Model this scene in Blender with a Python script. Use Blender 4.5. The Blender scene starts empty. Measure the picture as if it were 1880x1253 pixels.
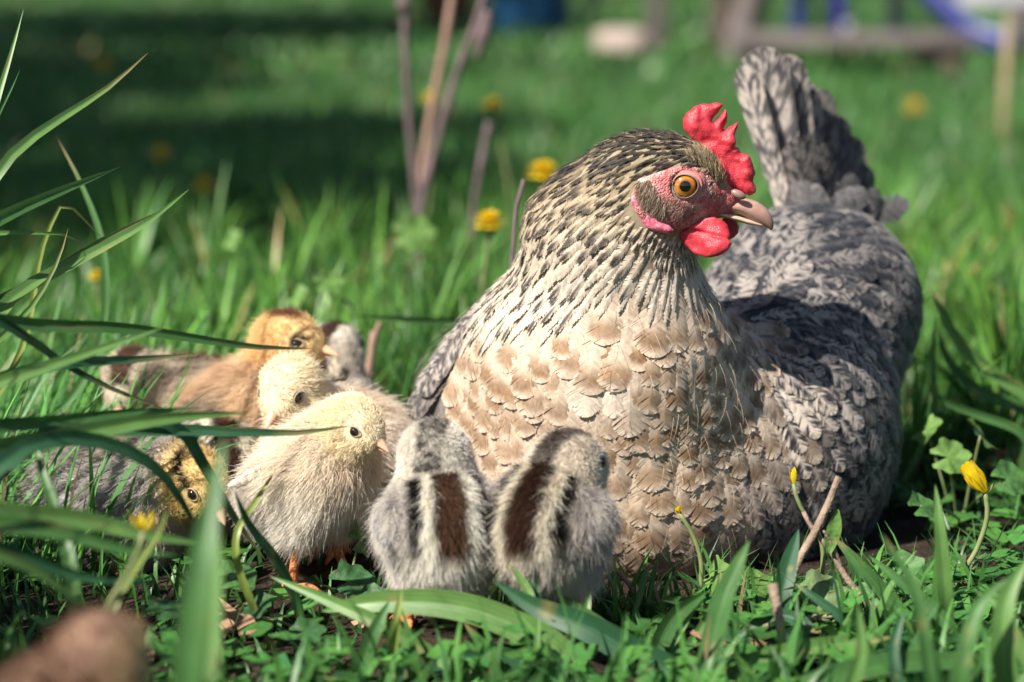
import bpy, bmesh, math, random
import numpy as np
from mathutils import Vector, Matrix
rng = np.random.default_rng(7)
random.seed(7)
SC = bpy.context.scene
COL = SC.collection

# ------------------------------------------------------------------ camera, sky, sun, exposure
CAM = np.array([0.0, -1.25, 0.3323]); FPX = 4439.0; PITCH = math.atan(726.5 / FPX)
cd = bpy.data.cameras.new('camera'); cam = bpy.data.objects.new('camera', cd); COL.objects.link(cam)
cam.location = CAM; cam.rotation_euler = (math.pi / 2 - PITCH, 0, 0)
cd.sensor_width = 36; cd.lens = 36 * FPX / 1880; cd.clip_start = 0.02; cd.clip_end = 500
cd.dof.use_dof = True; cd.dof.focus_distance = 1.235; cd.dof.aperture_fstop = 5.0; cd.dof.aperture_blades = 9
SC.camera = cam
SUN = np.array([-0.50, -0.50, 0.68]); SUN /= np.linalg.norm(SUN)
w = bpy.data.worlds.new('World'); SC.world = w; w.use_nodes = True
nt = w.node_tree
sky = nt.nodes.new('ShaderNodeTexSky'); sky.sky_type = 'NISHITA'; sky.sun_disc = False
sky.sun_elevation = math.asin(SUN[2]); sky.sun_rotation = math.atan2(SUN[0], SUN[1])
bg = nt.nodes['Background']; bg.inputs[1].default_value = 0.05
nt.links.new(sky.outputs[0], bg.inputs[0])
sl = bpy.data.lights.new('sun', 'SUN'); so = bpy.data.objects.new('sun', sl); COL.objects.link(so)
sl.energy = 5.0; sl.angle = math.radians(0.5); sl.color = (1.0, 0.93, 0.82)
so.rotation_euler = Vector(-SUN).to_track_quat('-Z', 'Y').to_euler()
so.location = (-3, -4, 5)
SC.view_settings.view_transform = 'Standard'; SC.view_settings.look = 'None'
SC.view_settings.exposure = 1.08; SC.view_settings.gamma = 1; SC.view_settings.use_curve_mapping = False
SC.cycles.max_bounces = 8; SC.cycles.transparent_max_bounces = 8
SC.cycles.caustics_reflective = False; SC.cycles.caustics_refractive = False

_c, _s = math.cos(PITCH), math.sin(PITCH)
def P(px, py, Y):
    dx = (px - 940) / FPX; dz = -(py - 626.5) / FPX
    d = np.array([dx, _c + dz * _s, -_s + dz * _c])
    return CAM + d * ((Y - CAM[1]) / d[1])
def G(px, py, z=0.0):
    dx = (px - 940) / FPX; dz = -(py - 626.5) / FPX
    d = np.array([dx, _c + dz * _s, -_s + dz * _c])
    return CAM + d * ((z - CAM[2]) / d[2])
def proj(p):
    q = np.asarray(p) - CAM
    f = q[..., 1] * _c - q[..., 2] * _s; u = q[..., 1] * _s + q[..., 2] * _c
    return 940 + FPX * q[..., 0] / f, 626.5 - FPX * u / f
def S(Y): return (Y - CAM[1]) / FPX
def sstep(a, b, x):
    t = np.clip((x - a) / (b - a), 0, 1); return t * t * (3 - 2 * t)
def unit(v): return v / np.maximum(np.linalg.norm(v, axis=-1, keepdims=True), 1e-9)

# ------------------------------------------------------------------ object helpers
def tag(o, label=None, cat=None, group=None, kind=None):
    if label: o['label'] = label
    if cat: o['category'] = cat
    if group: o['group'] = group
    if kind: o['kind'] = kind
    return o
def empty(name, loc=(0, 0, 0), rz=0.0):
    o = bpy.data.objects.new(name, None); COL.objects.link(o)
    o.location = loc; o.rotation_euler = (0, 0, rz); o.empty_display_size = 0.02
    return o
def link_mesh(name, verts, faces, mat, parent=None, cols=None, smooth=True, loc=None):
    me = bpy.data.meshes.new(name)
    verts = np.asarray(verts, dtype=np.float32)
    if isinstance(faces, np.ndarray):
        k = faces.shape[1]; n = len(faces)
        me.vertices.add(len(verts)); me.vertices.foreach_set('co', verts.ravel())
        me.loops.add(n * k); me.loops.foreach_set('vertex_index', faces.astype(np.int32).ravel())
        me.polygons.add(n)
        me.polygons.foreach_set('loop_start', np.arange(0, n * k, k, dtype=np.int32))
        me.update(calc_edges=True)
    else:
        me.from_pydata(verts.tolist(), [], faces); me.update()
    if smooth: me.polygons.foreach_set('use_smooth', np.ones(len(me.polygons), dtype=bool))
    if cols is not None:
        a = me.attributes.new('tint', 'FLOAT_COLOR', 'POINT')
        c4 = np.ones((len(verts), 4), dtype=np.float32); c4[:, :3] = cols
        a.data.foreach_set('color', c4.ravel())
    if mat: me.materials.append(mat)
    o = bpy.data.objects.new(name, me); COL.objects.link(o)
    if parent: o.parent = parent
    if loc is not None: o.location = loc
    return o
def link_hair(name, pts, rad, cols, mat, parent):          # pts (N,k,3)  rad (N,k)  cols (N,3)
    N, k, _ = pts.shape
    hc = bpy.data.hair_curves.new(name); hc.add_curves([k] * N)
    hc.points.foreach_set('position', pts.astype(np.float32).ravel())
    ra = hc.attributes.get('radius') or hc.attributes.new('radius', 'FLOAT', 'POINT')
    ra.data.foreach_set('value', rad.astype(np.float32).ravel())
    a = hc.attributes.new('tint', 'FLOAT_COLOR', 'POINT')
    if cols.ndim == 2: cols = np.repeat(cols[:, None, :], k, axis=1)
    c4 = np.ones((N, k, 4), dtype=np.float32); c4[..., :3] = cols
    a.data.foreach_set('color', c4.ravel())
    hc.materials.append(mat)
    o = bpy.data.objects.new(name, hc); COL.objects.link(o)
    if parent: o.parent = parent
    return o

# ------------------------------------------------------------------ signed distance modelling
def ell(p, c, r):
    q = (p - c) / r; k0 = np.linalg.norm(q, axis=-1); k1 = np.linalg.norm(q / r, axis=-1)
    return k0 * (k0 - 1) / np.maximum(k1, 1e-9)
def rcone(p, a, b, ra, rb):
    ab = b - a; h = np.clip(((p - a) @ ab) / (ab @ ab), 0, 1)
    return np.linalg.norm(p - a - h[..., None] * ab, axis=-1) - (ra + (rb - ra) * h)
def smin(a, b, k):
    h = np.clip(0.5 + 0.5 * (b - a) / k, 0, 1)
    return b + (a - b) * h - k * h * (1 - h)
def poly2(x, z, pts):
    pts = np.asarray(pts); d = np.full(x.shape, 1e9); ins = np.zeros(x.shape, bool)
    for i in range(len(pts)):
        a = pts[i]; b = pts[(i + 1) % len(pts)]; e = b - a
        wx, wz = x - a[0], z - a[1]
        t = np.clip((wx * e[0] + wz * e[1]) / max(e @ e, 1e-15), 0, 1)
        d = np.minimum(d, (wx - e[0] * t) ** 2 + (wz - e[1] * t) ** 2)
        c = ((a[1] <= z) & (b[1] > z)) | ((b[1] <= z) & (a[1] > z))
        if abs(e[1]) > 1e-15: ins ^= c & (x < a[0] + (z - a[1]) / e[1] * e[0])
    d = np.sqrt(d); return np.where(ins, -d, d)
def nets(f, lo, hi, h):
    lo = np.asarray(lo, float); hi = np.asarray(hi, float)
    n = np.ceil((hi - lo) / h).astype(int) + 1
    g = np.stack(np.meshgrid(*[lo[i] + h * np.arange(n[i]) for i in range(3)], indexing='ij'), -1)
    F = f(g); s = F < 0
    acc = np.zeros(tuple(n - 1) + (3,)); cnt = np.zeros(tuple(n - 1))
    corner = lambda A, o: A[o[0]:o[0] + n[0] - 1, o[1]:o[1] + n[1] - 1, o[2]:o[2] + n[2] - 1]
    for ax in range(3):
        for a in (0, 1):
            for b in (0, 1):
                o0 = [0, 0, 0]; oth = [i for i in range(3) if i != ax]; o0[oth[0]] = a; o0[oth[1]] = b
                o1 = list(o0); o1[ax] = 1
                f0, f1 = corner(F, o0), corner(F, o1); m = (f0 < 0) != (f1 < 0)
                t = np.where(m, f0 / np.where(m, f0 - f1, 1), 0)
                off = np.zeros(f0.shape + (3,)); off[..., oth[0]] = a; off[..., oth[1]] = b; off[..., ax] = t
                acc += off * m[..., None]; cnt += m
    act = cnt > 0; idx = -np.ones(act.shape, int); idx[act] = np.arange(act.sum())
    V = lo + h * (np.argwhere(act) + acc[act] / cnt[act][:, None])
    quads = []
    for ax in range(3):
        o1 = [0, 0, 0]; o1[ax] = 1; b, c = [(1, 2), (2, 0), (0, 1)][ax]
        sl0 = [slice(1, n[i] - 1) for i in range(3)]; sl0[ax] = slice(0, n[ax] - 1)
        sl1 = list(sl0); sl1[ax] = slice(1, n[ax])
        s0, s1 = s[tuple(sl0)], s[tuple(sl1)]
        e = np.argwhere(s0 != s1)
        if not len(e): continue
        flip = s1[tuple(e.T)]
        e = e + np.array([1 if i != ax else 0 for i in range(3)])
        def cell(db, dc):
            q = e.copy(); q[:, b] -= db; q[:, c] -= dc; return idx[tuple(q.T)]
        Q = np.stack([cell(1, 1), cell(0, 1), cell(0, 0), cell(1, 0)], 1)
        Q[flip] = Q[flip][:, ::-1]; quads.append(Q)
    Q = np.concatenate(quads); Q = Q[(Q >= 0).all(1)]
    N = grad(f, V, h * 0.5); fv = f(V); V = V - N * fv[:, None] * 0.9
    return V, Q, grad(f, V, h * 0.5)
def grad(f, p, e):
    g = np.stack([f(p + np.eye(3)[i] * e) - f(p - np.eye(3)[i] * e) for i in range(3)], -1)
    return unit(g)
def sample(V, Q, n):
    a, b, c, d = V[Q[:, 0]], V[Q[:, 1]], V[Q[:, 2]], V[Q[:, 3]]
    ar = np.linalg.norm(np.cross(c - a, d - b), axis=1); i = rng.choice(len(Q), n, p=ar / ar.sum())
    u, v = rng.random((2, n, 1))
    return (a[i] * (1 - u) + b[i] * u) * (1 - v) + (d[i] * (1 - u) + c[i] * u) * v
def poisson(p, r):
    cell = {}; keep = []
    for i, q in enumerate(p):
        ri = r[i]; k = tuple((q // 0.012).astype(int)); ok = True; m = 1 if ri <= 0.012 else 2
        for a in range(-m, m + 1):
            for b in range(-m, m + 1):
                for c in range(-m, m + 1):
                    for j in cell.get((k[0] + a, k[1] + b, k[2] + c), ()):
                        e = q - p[j]
                        if e @ e < ri * ri: ok = False; break
                    if not ok: break
                if not ok: break
            if not ok: break
        if ok: keep.append(i); cell.setdefault(k, []).append(i)
    return np.array(keep)
def vnoise(p, sc, seed=0):
    q = np.asarray(p) * sc + seed * 17.3; i = np.floor(q).astype(np.int64); f = q - i; f = f * f * (3 - 2 * f)
    def hsh(a, b, c):
        h = (a * 73856093) ^ (b * 19349663) ^ (c * 83492791); h = (h ^ (h >> 13)) * 1274126177
        return ((h ^ (h >> 16)) & 0xffff) / 65535.0
    r = 0
    for a in (0, 1):
        for b in (0, 1):
            for c in (0, 1):
                wgt = (f[..., 0] if a else 1 - f[..., 0]) * (f[..., 1] if b else 1 - f[..., 1]) * (f[..., 2] if c else 1 - f[..., 2])
                r = r + wgt * hsh(i[..., 0] + a, i[..., 1] + b, i[..., 2] + c)
    return r
def mix(a, b, t): return a + (np.asarray(b) - a) * t[..., None]

# ------------------------------------------------------------------ materials
def mat(name, base=None, rough=0.6, attr=False, noise=None, bump=None, trans=0.0, spec=0.4, sheen=0.0, sss=0.0, coat=0.0, var=0.0, varscale=300):
    m = bpy.data.materials.new(name); m.use_nodes = True; t = m.node_tree; b = t.nodes['Principled BSDF']
    b.inputs['Roughness'].default_value = rough; b.inputs['Specular IOR Level'].default_value = spec
    col = None
    tc = t.nodes.new('ShaderNodeTexCoord')
    if attr:
        a = t.nodes.new('ShaderNodeAttribute'); a.attribute_name = 'tint'; col = a.outputs['Color']
    if noise:                                     # (scale, detail, [(pos,col),...])
        nz = t.nodes.new('ShaderNodeTexNoise'); nz.inputs['Scale'].default_value = noise[0]; nz.inputs['Detail'].default_value = noise[1]
        t.links.new(tc.outputs['Object'], nz.inputs['Vector'])
        r = t.nodes.new('ShaderNodeValToRGB'); t.links.new(nz.outputs[0], r.inputs[0])
        while len(r.color_ramp.elements) < len(noise[2]): r.color_ramp.elements.new(0.5)
        for e, (p_, c_) in zip(r.color_ramp.elements, noise[2]): e.position = p_; e.color = (*c_, 1)
        col = r.outputs[0]
    if var and col is not None:
        nz = t.nodes.new('ShaderNodeTexNoise'); nz.inputs['Scale'].default_value = varscale; nz.inputs['Detail'].default_value = 3
        t.links.new(tc.outputs['Object'], nz.inputs['Vector'])
        mr = t.nodes.new('ShaderNodeMapRange'); mr.inputs[1].default_value = 0.3; mr.inputs[2].default_value = 0.7
        mr.inputs[3].default_value = 1 - var; mr.inputs[4].default_value = 1 + var
        t.links.new(nz.outputs[0], mr.inputs[0])
        vm = t.nodes.new('ShaderNodeVectorMath'); vm.operation = 'SCALE'
        t.links.new(col, vm.inputs[0]); t.links.new(mr.outputs[0], vm.inputs['Scale']); col = vm.outputs[0]
    if col is not None: t.links.new(col, b.inputs['Base Color'])
    elif base: b.inputs['Base Color'].default_value = (*base, 1)
    if sheen: b.inputs['Sheen Weight'].default_value = sheen
    if coat: b.inputs['Coat Weight'].default_value = coat; b.inputs['Coat Roughness'].default_value = 0.05
    if sss:
        b.inputs['Subsurface Weight'].default_value = sss; b.inputs['Subsurface Scale'].default_value = 0.004
        b.inputs['Subsurface Radius'].default_value = (1.0, 0.3, 0.2)
    if bump:                                      # (scale, distance, kind)
        bn = t.nodes.new('ShaderNodeTexVoronoi' if bump[2] == 'v' else 'ShaderNodeTexNoise'); bn.inputs['Scale'].default_value = bump[0]
        t.links.new(tc.outputs['Object'], bn.inputs['Vector'])
        bp = t.nodes.new('ShaderNodeBump'); bp.inputs['Distance'].default_value = bump[1]; bp.inputs['Strength'].default_value = 1.0
        if bump[2] == 'v': bp.invert = True
        t.links.new(bn.outputs[0], bp.inputs['Height']); t.links.new(bp.outputs[0], b.inputs['Normal'])
    if trans:
        out = t.nodes['Material Output']; tr = t.nodes.new('ShaderNodeBsdfTranslucent'); mx = t.nodes.new('ShaderNodeMixShader')
        mx.inputs[0].default_value = trans
        if col is not None: t.links.new(col, tr.inputs[0])
        else: tr.inputs[0].default_value = (*base, 1)
        t.links.new(b.outputs[0], mx.inputs[1]); t.links.new(tr.outputs[0], mx.inputs[2]); t.links.new(mx.outputs[0], out.inputs[0])
    return m
M = {}
M['feather'] = mat('feather', attr=True, rough=0.62, trans=0.16, spec=0.28, sheen=0.15, var=0.16, varscale=420)
M['down'] = mat('down', attr=True, rough=0.7, trans=0.3, spec=0.15)
M['skin_under'] = mat('skin_under', attr=True, rough=0.9, spec=0.1, var=0.2)
M['comb'] = mat('comb', noise=(170, 4, [(0.3, (0.40, 0.016, 0.032)), (0.7, (0.59, 0.055, 0.078))]), rough=0.42, bump=(1500, 0.00022, 'v'), sss=0.3, spec=0.45)
M['face'] = mat('face', attr=True, rough=0.55, bump=(1000, 0.0007, 'v'), sss=0.12, spec=0.35, var=0.32, varscale=700)
M['beak'] = mat('beak', attr=True, rough=0.35, spec=0.45, sss=0.1, var=0.12, varscale=250)
M['chick_beak'] = mat('chick_beak', attr=True, rough=0.4, spec=0.4, sss=0.2)
M['chick_leg'] = mat('chick_leg', noise=(500, 3, [(0.3, (0.42, 0.13, 0.05)), (0.7, (0.58, 0.24, 0.10))]), rough=0.5, bump=(900, 0.0004, 'v'))
M['chick_eye'] = mat('chick_eye', base=(0.012, 0.008, 0.006), rough=0.08, spec=0.6, coat=0.6)
M['lid'] = mat('lid', attr=True, rough=0.6, bump=(900, 0.0003, 'n'))
M['grass'] = mat('grass', attr=True, rough=0.42, trans=0.34, spec=0.4, var=0.14, varscale=60)
M['leaf'] = mat('leaf', attr=True, rough=0.52, trans=0.26, spec=0.28, var=0.22, varscale=140, bump=(220, 0.0012, 'n'))
M['petal'] = mat('petal', noise=(200, 2, [(0.3, (0.72, 0.50, 0.01)), (0.7, (0.85, 0.66, 0.02))]), rough=0.5, trans=0.25)
M['stem'] = mat('stem', noise=(120, 3, [(0.3, (0.09, 0.15, 0.04)), (0.7, (0.20, 0.22, 0.10))]), rough=0.55)
M['twig'] = mat('twig', noise=(90, 5, [(0.3, (0.14, 0.10, 0.075)), (0.55, (0.27, 0.20, 0.15)), (0.75, (0.36, 0.29, 0.23))]), rough=0.8, bump=(500, 0.001, 'n'))
M['dead_stem'] = mat('dead_stem', noise=(60, 4, [(0.3, (0.075, 0.052, 0.058)), (0.7, (0.16, 0.115, 0.12))]), rough=0.8)
M['pale_stem'] = mat('pale_stem', noise=(60, 4, [(0.3, (0.22, 0.13, 0.10)), (0.7, (0.32, 0.20, 0.16))]), rough=0.8)
M['dead_leaf'] = mat('dead_leaf', attr=True, rough=0.7, trans=0.15, var=0.3, varscale=90, bump=(200, 0.001, 'n'))
M['soil'] = mat('soil', noise=(38, 8, [(0.3, (0.016, 0.012, 0.009)), (0.55, (0.036, 0.026, 0.019)), (0.75, (0.075, 0.056, 0.042))]), rough=0.95, spec=0.1, bump=(160, 0.006, 'n'))
M['wood'] = mat('wood', noise=(9, 6, [(0.3, (0.085, 0.07, 0.068)), (0.7, (0.15, 0.128, 0.125))]), rough=0.8, bump=(60, 0.002, 'n'))
M['dark_wood'] = mat('dark_wood', noise=(9, 6, [(0.3, (0.06, 0.045, 0.035)), (0.7, (0.12, 0.09, 0.075))]), rough=0.85, bump=(60, 0.002, 'n'))
M['pale_wood'] = mat('pale_wood', noise=(20, 6, [(0.3, (0.24, 0.19, 0.10)), (0.7, (0.36, 0.29, 0.17))]), rough=0.8, bump=(60, 0.002, 'n'))
M['blue_plastic'] = mat('blue_plastic', noise=(6, 3, [(0.3, (0.010, 0.055, 0.13)), (0.7, (0.014, 0.075, 0.17))]), rough=0.4)
M['violet_plastic'] = mat('violet_plastic', noise=(6, 3, [(0.3, (0.025, 0.03, 0.17)), (0.7, (0.035, 0.04, 0.22))]), rough=0.4)
M['white_paint'] = mat('white_paint', noise=(6, 3, [(0.3, (0.38, 0.38, 0.44)), (0.7, (0.50, 0.50, 0.56))]), rough=0.4)
M['stone'] = mat('stone', noise=(25, 6, [(0.3, (0.26, 0.20, 0.175)), (0.7, (0.40, 0.33, 0.30))]), rough=0.85, bump=(40, 0.008, 'n'))
M['clay'] = mat('clay', noise=(15, 4, [(0.3, (0.26, 0.14, 0.09)), (0.7, (0.38, 0.22, 0.15))]), rough=0.85)
M['bark'] = mat('bark', noise=(14, 6, [(0.3, (0.07, 0.055, 0.045)), (0.7, (0.19, 0.15, 0.12))]), rough=0.9, bump=(40, 0.02, 'n'))

# ------------------------------------------------------------------ generic shapes
def tube(path, rad, n=10, cap=True):
    path = np.asarray(path, float); k = len(path); rad = np.broadcast_to(np.asarray(rad, float), (k,))
    T = unit(np.gradient(path, axis=0)); V = []; F = []
    up = np.array([0, 0, 1.0]) if abs(T[0][2]) < 0.9 else np.array([1.0, 0, 0])
    a = unit(np.cross(T[0], up))
    for i in range(k):
        a = unit(a - T[i] * (a @ T[i])); b = np.cross(T[i], a)
        for j in range(n):
            t = 2 * math.pi * j / n; V.append(path[i] + rad[i] * (a * math.cos(t) + b * math.sin(t)))
    for i in range(k - 1):
        for j in range(n):
            F.append([i * n + j, i * n + (j + 1) % n, (i + 1) * n + (j + 1) % n, (i + 1) * n + j])
    if cap:
        F.append(list(range(n))[::-1]); F.append([(k - 1) * n + j for j in range(n)])
    return V, F
def join(*vf):
    V = []; F = []
    for v, f in vf:
        o = len(V); V += [list(x) for x in v]; F += [[i + o for i in q] for q in f]
    return V, F
def smooth_path(pts, n):
    pts = np.asarray(pts, float); d = np.linalg.norm(np.diff(pts, axis=0), axis=1); v = np.diff(pts, axis=0) / d[:, None]
    m = np.vstack([v[:1], (v[:-1] * d[1:, None] + v[1:] * d[:-1, None]) / (d[:-1] + d[1:])[:, None], v[-1:]])
    cum = np.r_[0, np.cumsum(d)]; out = []
    for t in np.linspace(0, cum[-1], n):
        i = min(max(np.searchsorted(cum, t, side='right') - 1, 0), len(d) - 1); f = (t - cum[i]) / d[i]
        out.append((2 * f ** 3 - 3 * f * f + 1) * pts[i] + (f ** 3 - 2 * f * f + f) * d[i] * m[i] + (-2 * f ** 3 + 3 * f * f) * pts[i + 1] + (f ** 3 - f * f) * d[i] * m[i + 1])
    return np.array(out)
def box(c, s, R=None, bev=0.1):
    bm = bmesh.new(); bmesh.ops.create_cube(bm, size=1)
    bmesh.ops.scale(bm, vec=s, verts=bm.verts)
    bmesh.ops.bevel(bm, geom=list(bm.edges), offset=bev * min(s), segments=2, affect='EDGES', profile=0.5)
    V = np.array([v.co[:] for v in bm.verts]); bm.verts.index_update(); F = [[v.index for v in f.verts] for f in bm.faces]; bm.free()
    if R is not None: V = V @ np.asarray(R).T
    return (V + np.asarray(c)).tolist(), F
def beam(a, b, wx, wy):
    a = np.asarray(a, float); b = np.asarray(b, float)
    q = Vector(b - a).to_track_quat('Z', 'Y').to_matrix()
    return box((a + b) / 2, (wx, wy, np.linalg.norm(b - a)), np.array(q), 0.12)
def sphere(c, r, nu=20, nv=12):
    r = np.broadcast_to(np.asarray(r, float), (3,)); V = []; F = []
    for i in range(nv + 1):
        a = math.pi * i / nv
        for j in range(nu):
            b = 2 * math.pi * j / nu
            V.append([c[0] + r[0] * math.sin(a) * math.cos(b), c[1] + r[1] * math.sin(a) * math.sin(b), c[2] + r[2] * math.cos(a)])
    for i in range(nv):
        for j in range(nu): F.append([i * nu + j, (i + 1) * nu + j, (i + 1) * nu + (j + 1) % nu, i * nu + (j + 1) % nu])
    return V, F

# ================================================================== LARGE STRUCTURE : ground
def ground_z(x, y):
    p = np.stack([x, y, 0 * x], -1); near = np.exp(-((x / 1.2) ** 2 + ((y - 0.2) / 1.6) ** 2))
    return near * 0.012 * (vnoise(p, 9) - 0.5) + near * 0.006 * (vnoise(p, 30, 2) - 0.5)
ax = np.unique(np.r_[np.linspace(-0.6, 0.6, 81), np.linspace(-3, 3, 41), -np.geomspace(3, 250, 14), np.geomspace(3, 250, 14)])
ay = np.unique(np.r_[np.linspace(-0.6, 0.8, 91), np.linspace(-3, 6, 41), -np.geomspace(3, 250, 12), np.geomspace(6, 250, 12)])
gx, gy = np.meshgrid(ax, ay, indexing='ij')
Vg = np.stack([gx, gy, ground_z(gx, gy)], -1).reshape(-1, 3); nx_, ny_ = gx.shape
ii, jj = np.meshgrid(np.arange(nx_ - 1), np.arange(ny_ - 1), indexing='ij')
Qg = np.stack([ii * ny_ + jj, (ii + 1) * ny_ + jj, (ii + 1) * ny_ + jj + 1, ii * ny_ + jj + 1], -1).reshape(-1, 4)
tag(link_mesh('ground', Vg, Qg, M['soil']), 'dark crumbly garden soil under the grass', kind='structure')

# ---- trees standing to the left of the view; their crowns throw the shade over the far lawn
def leaf_cloud(centers, radii, n, size, col):
    k = len(centers); i = rng.integers(0, k, n)
    p = np.asarray(centers)[i] + unit(rng.normal(size=(n, 3))) * (np.asarray(radii)[i] * rng.random(n) ** 0.4)[:, None]
    a = unit(rng.normal(size=(n, 3))); b = unit(np.cross(a, rng.normal(size=(n, 3)))); s = size * (0.6 + 0.8 * rng.random(n))[:, None]
    V = np.stack([p - a * s, p + b * s * 0.45, p + a * s, p - b * s * 0.45], 1).reshape(-1, 3)
    Q = np.arange(4 * n).reshape(n, 4)
    c = np.asarray(col) * (0.6 + 0.8 * rng.random((n, 1))); return V, Q, np.repeat(c, 4, 0)
def tree(x, y, h, r, label, n):
    t = empty('apple_tree', (x, y, 0)); tag(t, label, 'tree', 'trees shading the lawn')
    parts = [tube(smooth_path([(0, 0, -0.05), (0.03, 0.02, h * 0.3), (0.1, -0.05, h * 0.75)], 8), np.linspace(0.11, 0.05, 8), 10)]
    cs = []; rs = []
    for k in range(7):
        a = k * 2.4; e = np.array([math.cos(a) * r * 0.65, math.sin(a) * r * 0.65, h * (0.62 + 0.06 * (k % 4))])
        parts.append(tube(smooth_path([(0.05, 0, h * 0.4 + 0.05 * k), e * [0.5, 0.5, 1] * [1, 1, 0.85], e], 6), np.linspace(0.05, 0.015, 6), 7))
        cs.append(e); rs.append(r * (0.38 + 0.22 * random.random()))
    link_mesh('trunk', *join(*parts), M['bark'], t)
    V, Q, c = leaf_cloud(cs, rs, n, 0.06, (0.05, 0.10, 0.03))
    tag(link_mesh('crown', V, Q, M['leaf'], t, c), kind='stuff')
tree(-2.50, 0.45, 2.9, 1.05, 'leafy young apple tree left of the lawn, nearest to the hen', 8500)
tree(-4.2, 2.3, 3.6, 1.7, 'leafy apple tree standing farther back on the left', 26000)
tree(-4.2, 6.4, 4.0, 2.2, 'wide apple tree far back on the left of the lawn', 26000)

# ================================================================== HEN
YH = 0.012                                        # head midline
def Hz(zx, zy, Y=YH): return P(1100 + zx / 3.579, 150 + zy / 3.579, Y)
ZU = S(YH) / 3.579                                # metres per zoom unit
def xz(pts): return np.array([[q[0], q[2]] for q in (Hz(*p) for p in pts)])
px = lambda n, Y=0.0: n * S(Y)
A = lambda x, y, Y: P(x, y, Y)
def hen_f(p):
    d = ell(p, A(1120, 800, .055), np.array([.078, .066, .080]))
    d = smin(d, ell(p, A(1180, 925, .07), np.array([.079, .066, .043])), .03)
    d = smin(d, ell(p, A(1415, 790, .13), np.array([.073, .09, .086])), .045)
    d = smin(d, ell(p, A(1492, 562, .18), np.array([.063, .068, .060])), .03)
    d = smin(d, ell(p, A(872, 742, .105), np.array([.029, .060, .044])), .016)
    d = smin(d, ell(p, A(975, 640, .060), np.array([.034, .045, .036])), .030)
    n = rcone(p, A(1125, 620, .035), A(1116, 440, .026), px(205), px(150))
    n = smin(n, rcone(p, A(1118, 440, .026), A(1165, 350, .016), px(152), px(105)), .012)
    n = smin(n, ell(p, A(1238, 335, YH), np.array([px(92), px(74), px(80)])), .016)
    n = smin(n, rcone(p, A(1255, 350, YH), A(1328, 368, YH), px(66), px(26)), .010)
    return smin(d, n, .034)
hen = empty('hen', (0.09, 0.09, 0)); OFF = np.array([0.09, 0.09, 0])
tag(hen, 'speckled grey and buff hen with red comb sitting beside the chicks', 'hen')
HV, HQ, HN = nets(hen_f, (-.10, -.06, .0), (.36, .30, .42), .005)
FACE = xz([(205, 700), (240, 612), (330, 580), (450, 540), (560, 525), (680, 560), (745, 640), (790, 700), (900, 700), (1000, 745), (990, 800), (900, 860), (820, 890), (700, 905), (600, 930), (480, 962), (400, 935), (300, 905), (225, 825)])

def region(p):
    """weights of the plumage areas at points of the skin"""
    X, Y = proj(p); n = vnoise(p, 60, 3) - 0.5; n2 = vnoise(p, 140, 4) - 0.5
    hack_line = 528 + 40 * n - 0.10 * (X - 1100)                     # where the hackle ends
    hack_line = np.where(X < 1000, hack_line + (1000 - X) * 0.35, hack_line)
    near_neck = p[..., 1] < 0.105
    hack = (1 - sstep(-25, 25, Y - hack_line)) * sstep(1420, 1360, X + 60 * n) * near_neck * (X > 880)
    edge = 1345 + 45 * sstep(600, 700, Y) + np.where(Y < 640, (640 - Y) * -0.2, 0) + np.where(Y > 900, (Y - 900) * -0.1, 0)
    slate = sstep(-55, 65, X - edge + 110 * n + 60 * n2)
    slate = np.maximum(slate, sstep(0.11, 0.15, p[..., 1]))
    slate = np.maximum(slate, sstep(.075, .095, p[..., 1]) * (X > 1280) * (Y < 600)); slate = np.maximum(slate, sstep(1350, 1380, X) * (Y < 520))
    wing_l = sstep(905, 850, X + 30 * n) * (p[..., 1] > 0.05)
    return X, Y, hack, slate, wing_l
def base_colours(p):
    X, Y, hack, slate, wl = region(p)
    c = np.broadcast_to(np.array([.52, .40, .30]), p.shape).copy()
    c = mix(c, np.array([.34, .255, .185]), sstep(820, 1000, Y))
    c = mix(c, np.array([.045, .047, .060]), slate); c = mix(c, np.array([.26, .23, .21]), wl)
    return mix(c, np.array([.34, .28, .19]), hack)
o = link_mesh('body', HV - OFF, HQ, M['skin_under'], hen, base_colours(HV) * 0.75)

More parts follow.
